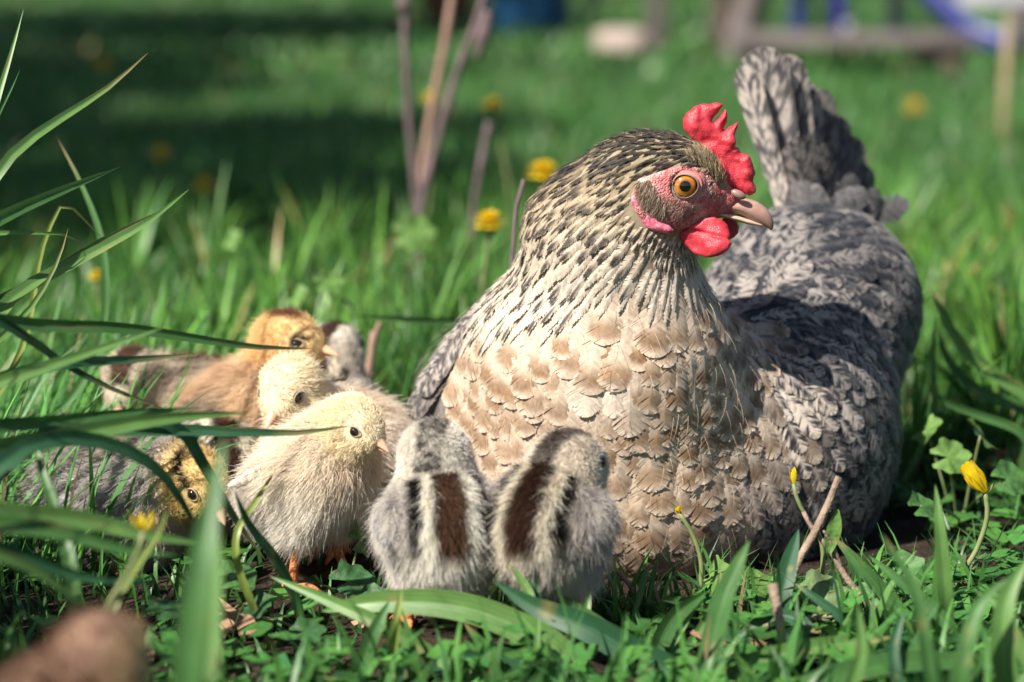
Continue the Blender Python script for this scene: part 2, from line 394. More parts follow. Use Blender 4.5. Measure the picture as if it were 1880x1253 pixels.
# ---- feathers: each one a vane of separate barbs on both sides of its shaft
def feathers(R, T, N, L, W, nb, shape, lift, curl, camber, colour, fwd=0.75, jit=0.10, tipw=0.8, nf=3, flat=.012, surf=None, hgt=(.0006, .0028, .0016)):
    n = len(R); N = unit(N - T * (T * N).sum(-1, keepdims=True)); Sd = np.cross(T, N)
    L = np.broadcast_to(L, (n,)); W = np.broadcast_to(W, (n,)); lift = np.broadcast_to(lift, (n,)); curl = np.broadcast_to(curl, (n,))
    vt, ut = shape(np.linspace(0, 1, nb + 1))                      # outline points the barb tips reach
    vbase = np.clip(vt - fwd * ut * np.mean(W / L) * 0.5, 0.0, 1.0); vbase[-1] = min(1.0, vt[-1])
    len_j = 1 + jit * rng.normal(size=(n, 2, nb)); dn = rng.normal(size=(n, 2, nb)) * flat
    us = []; vs = []; ns = []
    f = np.linspace(0, 1, nf) ** .85; wd = 1.1 + (tipw - 1.1) * f ** 4
    for j in range(nf):
        eu = ut * f[j]; ev = vbase + (vt - vbase) * f[j] ** 1.25
        mu, mv = (eu[:-1] + eu[1:]) / 2, (ev[:-1] + ev[1:]) / 2
        for e in (0, 1):
            ku = eu[:-1] if e == 0 else eu[1:]; kv = ev[:-1] if e == 0 else ev[1:]
            u = (mu + (ku - mu) * wd[j]) * (1 + (len_j - 1) * f[j]); v = (mv + (kv - mv) * wd[j]) + (len_j - 1) * f[j] * .25 * (mv - (vbase[:-1] + vbase[1:]) / 2)
            us.append(u); vs.append(v); ns.append(dn * f[j])
    u = np.stack(us, -1); v = np.stack(vs, -1); dnn = np.stack(ns, -1)   # (n,2,nb,6)
    sg = np.array([-1.0, 1.0])[None, :, None, None]
    ex = lambda a: a[:, None, None, None]
    along = ex(L) * v; side = sg * u * ex(W) * 0.5
    up = ex(L) * (ex(lift) * v - ex(curl) * v * v) - camber * (u * u) * ex(W) * 0.5 + dnn * ex(W)
    V = R[:, None, None, None, :] + along[..., None] * T[:, None, None, None, :] + side[..., None] * Sd[:, None, None, None, :] + up[..., None] * N[:, None, None, None, :]
    if surf is not None:                                           # lay the vane along the body, tip a little raised
        lay = rng.normal(size=(n, 1, 1, 1)) * hgt[2] * .35
        want = hgt[0] + (hgt[1] + lay) * np.clip(v, 0, 1.1) ** 1.2 - hgt[2] * u * u + dnn * ex(W)
        fl_ = V.reshape(-1, 3)
        for _ in range(2):
            ff = surf(fl_); gg = grad(surf, fl_, .002); fl_ = fl_ + gg * (np.broadcast_to(want, u.shape).reshape(-1) - ff)[:, None]
        V = fl_.reshape(V.shape)
    C = colour(sg * u, np.clip(v, 0, 1.1), rng.random((n, 2, nb, 1)))
    m = 2 * nb * 2 * nf
    q = np.arange(2 * nb)[:, None] * 2 * nf
    Q = np.concatenate([q + 2 * j + np.array([0, 2, 3, 1]) for j in range(nf - 1)])
    return V.reshape(n, m, 3), Q, np.clip(C, 0.004, 0.9).reshape(n, m, 3)
def merge(V, Q):
    n, m, _ = V.shape; return V.reshape(-1, 3), (Q[None] + (np.arange(n) * m)[:, None, None]).reshape(-1, 4)
def broad(t):
    a = np.minimum(t / .42, 1); th = np.clip((t - .42) / .58, 0, 1) * math.pi / 2
    return np.where(t < .42, .06 + .54 * a, .60 + .42 * np.sin(th)), np.where(t < .42, .30 + .70 * np.sin(a * math.pi / 2), np.cos(th))
def lance(t): return .05 + .97 * t, np.sin(np.pi * np.clip(t * .93 + .07, 0, 1) ** .75).clip(0) ** .8
def long_(t):
    a = np.minimum(t / .75, 1); th = np.clip((t - .75) / .25, 0, 1) * math.pi / 2
    return np.where(t < .75, .03 + .83 * a, .86 + .14 * np.sin(th)), np.where(t < .75, .45 + .55 * np.sin(a * math.pi / 2), np.cos(th) ** .9)
cand = sample(HV, HQ, 60000); cN = grad(hen_f, cand, .003); cand = cand - cN * hen_f(cand)[:, None]
okz = cand[:, 2] > 0.012; cand, cN = cand[okz], cN[okz]
X, Y, hack, slate, wl = region(cand)
fd = poly2(cand[:, 0], cand[:, 2], FACE)
headish = np.linalg.norm(cand - A(1230, 335, YH), axis=1) < px(150)
bare = ((fd < 0.0012) & headish) | ((X > 1318) & (Y > 255) & (Y < 420) & (cand[:, 1] < .06))
faceC = A(1290, 350, YH); neckC = A(1150, 430, .03)
crown = headish | ((Y < 330) & (hack > .5))
r = np.where(hack > .5, np.where(headish, .0028, np.where(Y < 400, .0038, .0046)), np.where(slate > .5, .0088, .0092))
keep = poisson(cand[~bare], r[~bare]); sel = np.flatnonzero(~bare)[keep]
p, n, X, Y, hk, sl_, wl_, hd = cand[sel], cN[sel], X[sel], Y[sel], hack[sel], slate[sel], wl[sel], headish[sel]
flow_h = unit(p - faceC) + np.array([-.1, .0, -.55])
flow_b = unit(p - neckC) + np.array([0, 0.05, -.45])
ish = hk > .5
flow = np.where(ish[:, None], flow_h, flow_b); flow = unit(flow + rng.normal(size=flow.shape) * np.where(ish, .07, .10)[:, None])
T = unit(flow - n * (flow * n).sum(-1, keepdims=True))
T = unit(T + n * 0.06)

def col_hackle(pp, yy, xx):
    hgt = sstep(300, 560, yy)[:, None, None, None]; dk = sstep(345, 288, yy)[:, None, None, None]; rnd = rng.random((len(pp), 1, 1, 1))
    rt = sstep(1250, 1330, xx)[:, None, None, None]
    def f(u, v, br):
        straw = np.array([.35, .265, .165]); pale = np.array([.58, .51, .43])
        e = np.broadcast_to(straw, u.shape + (3,)); e = e + (pale - e) * (hgt * np.ones_like(u))[..., None]
        e = e * (1 - .74 * dk * (.5 + .6 * rnd))[..., None]; e = e * (0.80 + 0.35 * br)[..., None]
        wid = (0.46 - 0.24 * hgt + 0.55 * dk) * (0.7 + 0.6 * rnd)
        st = sstep(wid + .18, wid - .05, np.abs(u)) * sstep(.22 + .22 * rnd, .50 + .20 * rnd, v) * sstep(1.06, .93, v) * np.where(rnd > .12 + .50 * hgt * (1 - rt), 1, .12)
        st = np.maximum(st, dk * .8 * (rnd > .25) * (.5 + .5 * br))
        return e + (np.array([.013, .012, .014]) - e) * (st * (.80 + .2 * br))[..., None]
    return f
def col_body(pp, xx, yy, sl, wl):
    ex = lambda a: a[:, None, None, None]
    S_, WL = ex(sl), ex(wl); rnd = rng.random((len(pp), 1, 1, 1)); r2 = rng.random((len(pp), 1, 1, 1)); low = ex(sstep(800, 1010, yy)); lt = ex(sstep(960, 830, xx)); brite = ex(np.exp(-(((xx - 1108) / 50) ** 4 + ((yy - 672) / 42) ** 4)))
    mid = ex(sstep(1180, 1330, xx))
    seed = rng.random(len(pp)) * 100
    def f(u, v, br):
        pale = np.array([.585, .47, .365]); pale_low = np.array([.47, .36, .265])
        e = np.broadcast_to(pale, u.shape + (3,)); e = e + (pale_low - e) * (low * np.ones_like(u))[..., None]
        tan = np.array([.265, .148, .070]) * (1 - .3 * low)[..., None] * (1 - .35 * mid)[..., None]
        blob = sstep(.46 + .10 * rnd, .70, v) * sstep(.985, .86, v + .10 * u * u) * sstep(.98, .58, np.abs(u)) * (.50 + .50 * rnd) * (1 - brite)
        blob_raw = sstep(.50, .72, v) * sstep(.98, .85, v) * sstep(.9, .4, np.abs(u)) * br
        e = e + (tan - e) * np.clip(blob * (.7 + .4 * br), 0, 1)[..., None]
        cres = np.exp(-((v + .22 * u * u - .82) / .060) ** 2) * sstep(.15, .95, r2 + .25 * low + .2 * lt + .3 * mid) * (1 - brite)
        e = e + (np.array([.15, .085, .045]) - e) * np.clip(cres * .75 * (.6 + .6 * br), 0, 1)[..., None]
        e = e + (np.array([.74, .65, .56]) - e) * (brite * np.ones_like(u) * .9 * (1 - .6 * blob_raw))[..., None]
        e = e * (.84 + .3 * br)[..., None]
        # slate side and back: dark vane, pale shaft line and pale mottled margins
        q = np.stack([u * 1.5 + ex(seed), v * 6.5 + 0 * u, br * 5 + ex(seed) * .37 + 0 * u], -1); mo = vnoise(q, 1.0, 5)
        d = np.broadcast_to(np.array([.010, .013, .022]), u.shape + (3,))
        q2 = np.stack([u * 3 + ex(seed) * 1.7, v * 14 + 2 * np.abs(u), br * 2 + 0 * u], -1); mo2 = vnoise(q2, 1.0, 15)
        rich = .46 + .54 * ex(np.exp(-(((xx - 1400) / 170) ** 2 + ((yy - 790) / 230) ** 2)))
        pk = np.clip(sstep(.52, .60, .65 * mo + .35 * mo2 + .10 * (r2 - .5)) + sstep(.80, .97, np.maximum(np.abs(u), v - .04)) * .55 * (.2 + br) + sstep(.09, .03, np.abs(u)) * .5, 0, 1)
        pk = pk * (.15 + .95 * r2 ** 1.3) * rich
        pc = np.array([.46, .44, .45]) + (np.array([.54, .465, .40]) - np.array([.46, .44, .45])) * (rich * np.ones_like(u))[..., None]
        d = d + (pc - d) * np.clip(pk, 0, 1)[..., None]
        e = e + (d - e) * np.clip(S_ + (r2 - .5) * .5 * (S_ * (1 - S_) * 4), 0, 1)[..., None]
        lowd = ex(sstep(670, 750, yy)); g = np.broadcast_to(np.array([.10, .095, .10]), u.shape + (3,)) * (1 - .85 * lowd)[..., None]; g = g + (np.array([.58, .50, .44]) - g) * np.clip((sstep(.35, .8, np.abs(u)) * .8 + .3 * mo) * (1 - .92 * lowd), 0, 1)[..., None]
        return e + (g - e) * (WL * np.ones_like(u))[..., None]
    return f
# hackle and crown
pick = ish & ~hd
Lh = np.where(Y[pick] < 400, .016, .016 + .011 * sstep(400, 560, Y[pick])) * rng.uniform(.85, 1.2, pick.sum())
Vh, Qh, Ch = feathers(p[pick] - n[pick] * .0005, T[pick], n[pick], Lh, np.where(Y[pick] < 400, .0042, .0058), 14, lance, .10, .12, .25, col_hackle(p[pick], Y[pick], X[pick]), jit=.14, tipw=.5, surf=hen_f, hgt=(.0004, .0019, .0008))
v_, q_ = merge(Vh, Qh); tag(link_mesh('hackle', v_ - OFF, q_, M['feather'], hen, Ch.reshape(-1, 3)), kind='stuff')
pick = ish & hd
Vc, Qc, Cc = feathers(p[pick], T[pick], n[pick], .0095 * rng.uniform(.8, 1.3, pick.sum()), .0026, 9, lance, .16, .16, .25, col_hackle(p[pick], Y[pick], X[pick]), jit=.2, tipw=.5, surf=hen_f, hgt=(.0003, .0020, .0006))
v_, q_ = merge(Vc, Qc); tag(link_mesh('crown_feathers', v_ - OFF, q_, M['feather'], hen, Cc.reshape(-1, 3)), kind='stuff')
# breast, sides and back
pick = ~ish; pb, nb_, Tb, Xb, Yb, sb, wb = p[pick], n[pick], T[pick], X[pick], Y[pick], sl_[pick], wl_[pick]
jitl = rng.uniform(.82, 1.18, pick.sum())
Lb = np.where(sb > .5, .034, .030) * jitl; Wb = np.where(sb > .5, .0145, .0205) * jitl
Vb = np.zeros((len(pb), 26 * 2 * 8, 3)); Cb = np.zeros_like(Vb)
for msk, hg, tw_ in ((sb > .5, (.0005, .0020, .0010), .8), (sb <= .5, (.0006, .0011, .0018), .95)):
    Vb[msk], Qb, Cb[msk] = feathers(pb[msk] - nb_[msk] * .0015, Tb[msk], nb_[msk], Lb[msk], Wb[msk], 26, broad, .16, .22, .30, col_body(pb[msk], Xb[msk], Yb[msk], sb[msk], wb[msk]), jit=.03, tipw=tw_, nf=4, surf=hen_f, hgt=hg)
vis = (nb_[:, 1] < -0.15) & (Yb > 520) & (Yb < 1040) & (Xb > 820); score = np.where(vis, -nb_[:, 1] * Lb * Wb, 0)
own = np.argsort(-score)[:285]; own_set = np.zeros(len(pb), bool); own_set[own] = True
for k in own:
    base = pb[k]
    link_mesh('feather', Vb[k] - base, Qb, M['feather'], hen, Cb[k], loc=base - OFF)
v_, q_ = merge(Vb[~own_set], Qb); tag(link_mesh('plumage', v_ - OFF, q_, M['feather'], hen, Cb[~own_set].reshape(-1, 3)), kind='stuff')
# loose wispy down between the feathers
hp = sample(HV, HQ, 14000); hn = grad(hen_f, hp, .003); hX, hY, hh, hs, hw = region(hp)
okh = (hh < .4) & (rng.random(len(hp)) > .93) & (hp[:, 2] > .02) & (poly2(hp[:, 0], hp[:, 2], FACE) > .004); hp, hn = hp[okh], hn[okh]
fl = unit(hp - neckC) + np.array([0, 0.05, -.45]) + rng.normal(size=hp.shape) * .35; tt = unit(fl - hn * (fl * hn).sum(-1, keepdims=True))
ln = rng.uniform(.008, .016, (len(hp), 1)); st = np.linspace(0, 1, 4)
root = hp + hn * .0042
pts = np.stack([root + tt * ln * s + hn * ln * (.42 * s - .30 * s * s) for s in st], 1) - OFF
hc_ = base_colours(hp) * rng.uniform(1.1, 1.8, (len(hp), 1))
tag(link_hair('down', pts, np.array([.000085, .000078, .000060, .000018])[None].repeat(len(hp), 0), np.clip(hc_, 0, .8), M['down'], hen), kind='stuff')

# ---- tail: single large feathers
def col_tail(dark):
    seed = rng.random() * 90
    def f(u, v, br):
        q = np.stack([u * 4.2 + seed + 0 * v, v * 23 - np.abs(u) * 2.5, 0 * u + seed], -1); mo = .55 * vnoise(q, 1.0, 6) + .45 * vnoise(q, 2.6, 7) + .10 * (br - .5)
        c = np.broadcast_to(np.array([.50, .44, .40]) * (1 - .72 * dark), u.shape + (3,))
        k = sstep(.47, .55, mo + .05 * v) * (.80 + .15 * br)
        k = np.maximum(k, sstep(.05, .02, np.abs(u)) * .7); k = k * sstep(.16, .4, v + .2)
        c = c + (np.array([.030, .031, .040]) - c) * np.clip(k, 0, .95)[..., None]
        return c * (.93 + .12 * br)[..., None]
    return f
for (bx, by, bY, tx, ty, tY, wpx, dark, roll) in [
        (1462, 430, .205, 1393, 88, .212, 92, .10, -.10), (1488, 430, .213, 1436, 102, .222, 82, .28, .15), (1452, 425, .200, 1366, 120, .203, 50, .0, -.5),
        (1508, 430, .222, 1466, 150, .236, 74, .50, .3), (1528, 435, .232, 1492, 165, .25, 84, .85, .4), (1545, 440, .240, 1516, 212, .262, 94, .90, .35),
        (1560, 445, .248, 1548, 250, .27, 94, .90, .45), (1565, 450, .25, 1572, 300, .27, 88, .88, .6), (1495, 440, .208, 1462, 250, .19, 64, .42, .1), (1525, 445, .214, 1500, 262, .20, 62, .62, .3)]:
    a, b = A(bx, by, bY), A(tx, ty, tY); L = np.linalg.norm(b - a); t = (b - a) / L
    nn = unit(np.array([math.sin(roll) * .8, -1, 0.15]))
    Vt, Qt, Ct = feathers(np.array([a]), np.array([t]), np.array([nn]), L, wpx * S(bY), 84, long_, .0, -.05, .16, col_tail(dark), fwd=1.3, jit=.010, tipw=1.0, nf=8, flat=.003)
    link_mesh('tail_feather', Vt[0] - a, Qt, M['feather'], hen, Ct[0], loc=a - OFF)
# soft coverts round the tail root and the rounded fluff along the rump
cov = []
for (cx, cy, cY, tx, ty, k, L_, W_, dk) in [(1470, 440, .192, 1462, 330, 16, .034, .013, .55), (1525, 445, .200, 1530, 340, 14, .034, .014, .75), (1565, 450, .205, 1560, 372, 12, .034, .017, .85), (1615, 490, .21, 1634, 436, 11, .034, .020, .88), (1640, 580, .205, 1664, 560, 10, .034, .022, .88), (1640, 650, .20, 1668, 680, 10, .032, .022, .88), (1625, 720, .19, 1650, 780, 9, .030, .020, .88)]:
    for i in range(k):
        cov.append((A(cx + rng.normal() * 26, cy + rng.normal() * 22, cY + rng.normal() * .012), A(tx + rng.normal() * 30, ty + rng.normal() * 26, cY + .012 + rng.normal() * .01), L_, W_, dk))
R_ = np.array([c[0] for c in cov]); T_ = unit(np.array([c[1] - c[0] for c in cov])); N_ = unit(np.tile([.35, -1, .25], (len(cov), 1)) + rng.normal(size=(len(cov), 3)) * .2)
def col_cov(u, v, br):
    dk = np.array([c[4] for c in cov])[:, None, None, None]
    c = (np.array([.36, .33, .31]) * (1 - .92 * dk)[..., None] + np.array([.008, .012, .022])) * np.ones(u.shape + (1,)); c = c * (1 + .7 * sstep(.75, 1, np.maximum(np.abs(u), v - .03)) * (.3 + br))[..., None]
    return c * (.7 + .5 * br)[..., None] * (1 - .25 * sstep(.3, 1, v))[..., None]
Rk = R_.copy(); late = np.arange(len(cov)) >= 42
for _ in range(30): Rk[late] -= grad(hen_f, Rk[late], .003) * np.clip(hen_f(Rk[late]), -.004, .004)[:, None]
Nk = np.where(late[:, None], grad(hen_f, Rk, .003), N_); Tk = np.where(late[:, None], unit(Rk - neckC + np.array([0, .05, -.10])), T_); Tk = unit(Tk - Nk * (Tk * Nk).sum(-1, keepdims=True)); R_, T_, N_ = Rk, Tk, Nk
Vv, Qv, Cv = feathers(R_, T_, N_, np.array([c[2] for c in cov]), np.array([c[3] for c in cov]), 26, broad, .06, .10, .16, col_cov, jit=.07, nf=4)
v_, q_ = merge(Vv, Qv); tag(link_mesh('tail_coverts', v_ - OFF, q_, M['feather'], hen, Cv.reshape(-1, 3)), kind='stuff')
# folded wing quills showing at the hen's left-hand edge of the picture
for i, (bx, by, tx, ty, wd_, dk) in enumerate([(880, 560, 790, 690, 60, .3), (870, 590, 765, 720, 60, .5), (860, 620, 748, 760, 62, .8), (870, 650, 760, 800, 64, .95), (880, 680, 785, 830, 60, .95)]):
    a, b = A(bx, by, .048 + .003 * i), A(tx, ty, .060 + .004 * i); L = np.linalg.norm(b - a)
    Vt, Qt, Ct = feathers(np.array([a]), np.array([(b - a) / L]), np.array([unit(np.array([-.75, -.6, .35]))]), L, wd_ * S(.08), 60, long_, .03, .03, .2, col_tail(dk), jit=.015, tipw=1.0, nf=7, flat=.004)
    link_mesh('wing_feather', Vt[0] - a, Qt, M['feather'], hen, Ct[0], loc=a - OFF)

# ---- head: skin of the face, comb, wattles, earlobe, beak, eye
EC = Hz(543, 658, YH)
def face_f(q): return np.maximum(np.maximum(hen_f(q) - .0012, poly2(q[..., 0], q[..., 2], FACE)), np.where(np.abs(q[..., 1] - YH) > .012, .0078 - np.hypot(q[..., 0] - EC[0], q[..., 2] - EC[2]), -1))
lo, hi = FACE.min(0), FACE.max(0)
FV, FQ, FN = nets(face_f, (lo[0] - .004, YH - .030, lo[1] - .004), (hi[0] + .004, YH + .030, hi[1] + .004), .0011)
zx = lambda v: (proj(v)[0] - 1100) * 3.579
zy = lambda v: (proj(v)[1] - 150) * 3.579
fx, fy = zx(FV), zy(FV)
fc = np.broadcast_to(np.array([.52, .135, .14]), FV.shape).copy(); nz = vnoise(FV, 260, 8)
fc = mix(fc, np.array([.66, .40, .37]), sstep(.35, .75, nz) * .7)
fc = mix(fc, np.array([.40, .25, .20]), np.exp(-(((fx - 400) / 150) ** 2 + ((fy - 830) / 90) ** 2)) * .8)
fc = mix(fc, np.array([.60, .50, .44]), np.exp(-(((fx - 270) / 70) ** 2 + ((fy - 640) / 60) ** 2)) * .9)
fc = mix(fc, np.array([.50, .07, .085]), sstep(700, 850, fx) * .7)
link_mesh('face', FV - OFF, FQ, M['face'], hen, fc)
def inflate(pts, T_, R_, Y0, h=.0008, bend=None):
    o2 = xz(pts)
    def f(q):
        yy = q[..., 1] - Y0
        if bend is not None: yy = yy - bend(q)
        d2 = poly2(q[..., 0], q[..., 2], o2)
        a = d2 + R_; b = np.abs(yy) * (R_ / T_)
        return np.minimum(np.maximum(a, b - 0), 0) * 0 + np.hypot(np.maximum(a, 0), b) - R_
    lo, hi = o2.min(0), o2.max(0)
    return nets(f, (lo[0] - .003, Y0 - T_ - .006, lo[1] - .003), (hi[0] + .003, Y0 + T_ + .006, hi[1] + .003), h)
def wob(a, sc, sd): return lambda q: a * (vnoise(q * np.array([1, 0, 1]), sc, sd) - .5)
COMB = [(640, 420), (590, 350), (550, 310), (548, 260), (570, 215), (620, 170), (680, 145), (735, 143), (785, 136), (820, 148), (805, 178), (775, 215), (742, 262), (752, 264), (795, 222), (828, 176), (845, 200), (838, 265), (818, 322), (850, 305), (885, 278), (912, 266), (912, 300), (888, 350), (898, 390), (890, 428), (918, 438), (930, 470), (985, 488), (1005, 535), (1012, 565), (1027, 605), (1008, 655), (1032, 690), (1026, 735), (985, 752), (950, 740), (900, 715), (830, 710), (780, 690), (740, 600), (700, 510)]
V_, Q_, _n = inflate(COMB, .0040, .0052, YH, .0007, wob(.004, 130, 3))
V_ = V_ + _n * ((vnoise(V_, 420, 2) - .5) * .0009)[:, None]
link_mesh('comb', V_ - OFF, Q_, M['comb'], hen)
W1 = [(520, 955), (514, 1000), (540, 1045), (590, 1092), (640, 1124), (700, 1133), (770, 1115), (830, 1075), (851, 1040), (842, 970), (826, 920), (790, 885), (740, 868), (690, 870), (630, 900), (570, 935)]
V_, Q_, _n = inflate(W1, .0015, .0020, YH - .0145, .0006, wob(.012, 70, 5)); V_ = V_ + _n * ((vnoise(V_, 300, 12) - .5) * .0010 - .0011 * np.exp(-((zy(V_) - 985 - .22 * (zx(V_) - 640)) / 14) ** 2))[:, None]; link_mesh('wattle', V_ - OFF, Q_, M['comb'], hen)
W2 = [(830, 900), (880, 905), (915, 925), (932, 965), (926, 1010), (895, 1042), (860, 1055), (850, 1095), (815, 1108), (780, 1080), (770, 1000)]
V_, Q_, _n = inflate(W2, .0022, .0034, YH + .010, .0009, wob(.005, 75, 6)); link_mesh('wattle', V_ - OFF, Q_, M['comb'], hen)
M['lobe'] = mat('lobe', noise=(260, 4, [(0.3, (0.46, 0.05, 0.11)), (0.55, (0.60, 0.17, 0.24)), (0.75, (0.68, 0.40, 0.42))]), rough=0.42, bump=(700, 0.0006, 'n'), sss=0.25)
EL = [(196, 690), (190, 760), (210, 820), (250, 888), (300, 930), (370, 955), (440, 966), (476, 945), (440, 908), (372, 885), (335, 835), (300, 780), (258, 730), (225, 688)]
def skin_bend(q):                                   # follow the cheek
    out = np.zeros(q.shape[:-1]); return out
surfY = lambda x, z: min((yy for yy in np.linspace(-.03, .012, 85) if hen_f(np.array([[x, yy, z]]))[0] < 0), default=.0)
eo = xz(EL); ey = np.mean([surfY(*q) for q in eo])
V_, Q_, _n = inflate(EL, .0026, .0034, ey - .0008, .0007, wob(.004, 110, 9)); link_mesh('earlobe', V_ - OFF, Q_, M['lobe'], hen)
def loft(st, ry, col, sharp=1.0):                     # stations (zx, zy, half height in zoom units, half width m)
    st = np.array(st, float); k = 24; t = np.linspace(0, len(st) - 1, k)
    it = lambda c: np.interp(t, np.arange(len(st)), st[:, c])
    path = np.array([Hz(a, b) for a, b in zip(it(0), it(1))]); path[1:-1] = (path[:-2] + 2 * path[1:-1] + path[2:]) / 4
    Tn = unit(np.gradient(path, axis=0)); up = unit(np.cross(np.tile([0, -1.0, 0], (k, 1)), Tn)); up = np.where((up[:, 2] < 0)[:, None], -up, up); up[:] = np.where(np.isnan(up), 0, up)
    hh, hw = it(2) * ZU, it(3); V = []; F = []; n_ = 16
    for i in range(k):
        for j in range(n_):
            a = 2 * math.pi * j / n_; c_, s_ = math.cos(a), math.sin(a)
            V.append(path[i] + up[i] * hh[i] * s_ + np.array([0, 1, 0]) * hw[i] * c_ * (1 - .35 * max(s_, 0) ** 2))
    for i in range(k - 1):
        for j in range(n_): F.append([i * n_ + j, i * n_ + (j + 1) % n_, (i + 1) * n_ + (j + 1) % n_, (i + 1) * n_ + j])
    F += [list(range(n_))[::-1], [(k - 1) * n_ + j for j in range(n_)]]
    return np.array(V), F, np.array([col(i / (k - 1), math.sin(2 * math.pi * j / n_)) for i in range(k) for j in range(n_)])
horn = lambda t, s: np.array([.46, .27, .22]) * (1 - .25 * t) + np.array([.10, .12, .06]) * max(0, t - .75) * 2 + np.array([.10, .09, .08]) * max(0, -s)
V_, F_, c_ = loft([(720, 838, 6, .0075), (800, 818, 24, .0078), (880, 812, 44, .0074), (950, 823, 60, .0066), (1015, 848, 66, .0056), (1070, 882, 58, .0046), (1108, 922, 42, .0032), (1128, 955, 22, .0018), (1131, 978, 5, .0005)], 0, horn)
ub = link_mesh('upper_beak', V_ - OFF, F_, M['beak'], hen, c_)
V_, F_, c_ = loft([(740, 858, 6, .0072), (810, 868, 20, .0074), (890, 890, 24, .0064), (980, 918, 21, .0048), (1050, 938, 13, .0030), (1092, 946, 4, .0010)], 0, lambda t, s: np.array([.55, .40, .30]))
link_mesh('lower_beak', V_ - OFF, F_, M['beak'], hen, c_)
nc = Hz(915, 742, YH - .0085); V_, F_ = sphere((0, 0, 0), (.0042, .0022, .0022)); V_ = np.array(V_); a_ = .45; V_[:, 0], V_[:, 2] = V_[:, 0] * math.cos(a_) + V_[:, 2] * math.sin(a_), -V_[:, 0] * math.sin(a_) + V_[:, 2] * math.cos(a_)
link_mesh('nostril_flap', V_ + nc - OFF, F_, M['beak'], hen, np.tile([.24, .16, .135], (len(V_), 1)))
# eye: glossy ball with orange iris and black pupil, wrinkled lids round it
def eye_mat():
    m = bpy.data.materials.new('hen_eye'); m.use_nodes = True; t = m.node_tree; b = t.nodes['Principled BSDF']
    tc = t.nodes.new('ShaderNodeTexCoord'); mp = t.nodes.new('ShaderNodeVectorMath'); mp.operation = 'MULTIPLY'; mp.inputs[1].default_value = (1, 0, 1)
    ln_ = t.nodes.new('ShaderNodeVectorMath'); ln_.operation = 'LENGTH'; t.links.new(tc.outputs['Object'], mp.inputs[0]); t.links.new(mp.outputs[0], ln_.inputs[0])
    mr = t.nodes.new('ShaderNodeMapRange'); mr.inputs[2].default_value = .008; t.links.new(ln_.outputs['Value'], mr.inputs[0])
    rp = t.nodes.new('ShaderNodeValToRGB'); t.links.new(mr.outputs[0], rp.inputs[0])
    e = rp.color_ramp.elements; e[0].position = 0; e[0].color = (.004, .004, .005, 1); e[1].position = 1; e[1].color = (.01, .008, .008, 1)
    for pos, c in [(.345, (.004, .004, .005)), (.375, (.28, .09, .008)), (.55, (.54, .22, .016)), (.66, (.42, .16, .012)), (.72, (.10, .045, .01)), (.77, (.01, .008, .008))]:
        q = e.new(pos); q.color = (*c, 1)
    nz = t.nodes.new('ShaderNodeTexNoise'); nz.inputs['Scale'].default_value = 900; t.links.new(tc.outputs['Object'], nz.inputs['Vector'])
    vm = t.nodes.new('ShaderNodeMix'); vm.data_type = 'RGBA'; vm.blend_type = 'MULTIPLY'; vm.inputs[0].default_value = .35
    t.links.new(rp.outputs[0], vm.inputs[6]); t.links.new(nz.outputs[0], vm.inputs[7]); t.links.new(vm.outputs[2], b.inputs['Base Color'])
    b.inputs['Roughness'].default_value = .12; b.inputs['Coat Weight'].default_value = 1; b.inputs['Coat Roughness'].default_value = .03
    return m
EM = eye_mat()
for sgn in (-1, 1):
    ec = Hz(543, 658, YH); sy = surfY(ec[0], ec[2]) - YH if sgn < 0 else -(surfY(ec[0], ec[2]) - YH)
    ctr = np.array([ec[0], YH + sy - sgn * .0050, ec[2]])
    V_, F_ = sphere((0, 0, 0), .0082, 32, 20); link_mesh('eye', V_, F_, EM, hen, loc=ctr - OFF)
    V_ = []; c_ = []; n1, n2 = 48, 14
    for i in range(n1):
        a = 2 * math.pi * i / n1
        for j in range(n2):
            s = j / (n2 - 1); rr = .0060 + .0050 * s; dep = .0066 - .0058 * s ** 1.3 + .0007 * math.sin(s * 17) * (1 - s)
            rr *= 1 + .03 * math.sin(a * 3 + 1)
            V_.append([rr * math.cos(a) * 1.04, sgn * dep, rr * math.sin(a) * .95])
            c_.append(np.array([.10, .06, .055]) * (1 - min(1, s * 4)) + min(1, s * 4) * (np.array([.48, .25, .22]) * (1 - s) + np.array([.52, .15, .15]) * s))
    F_ = [[i * n2 + j, ((i + 1) % n1) * n2 + j, ((i + 1) % n1) * n2 + j + 1, i * n2 + j + 1] for i in range(n1) for j in range(n2 - 1)]
    link_mesh('eyelid', V_, F_, M['lid'], hen, np.array(c_), loc=ctr - OFF)
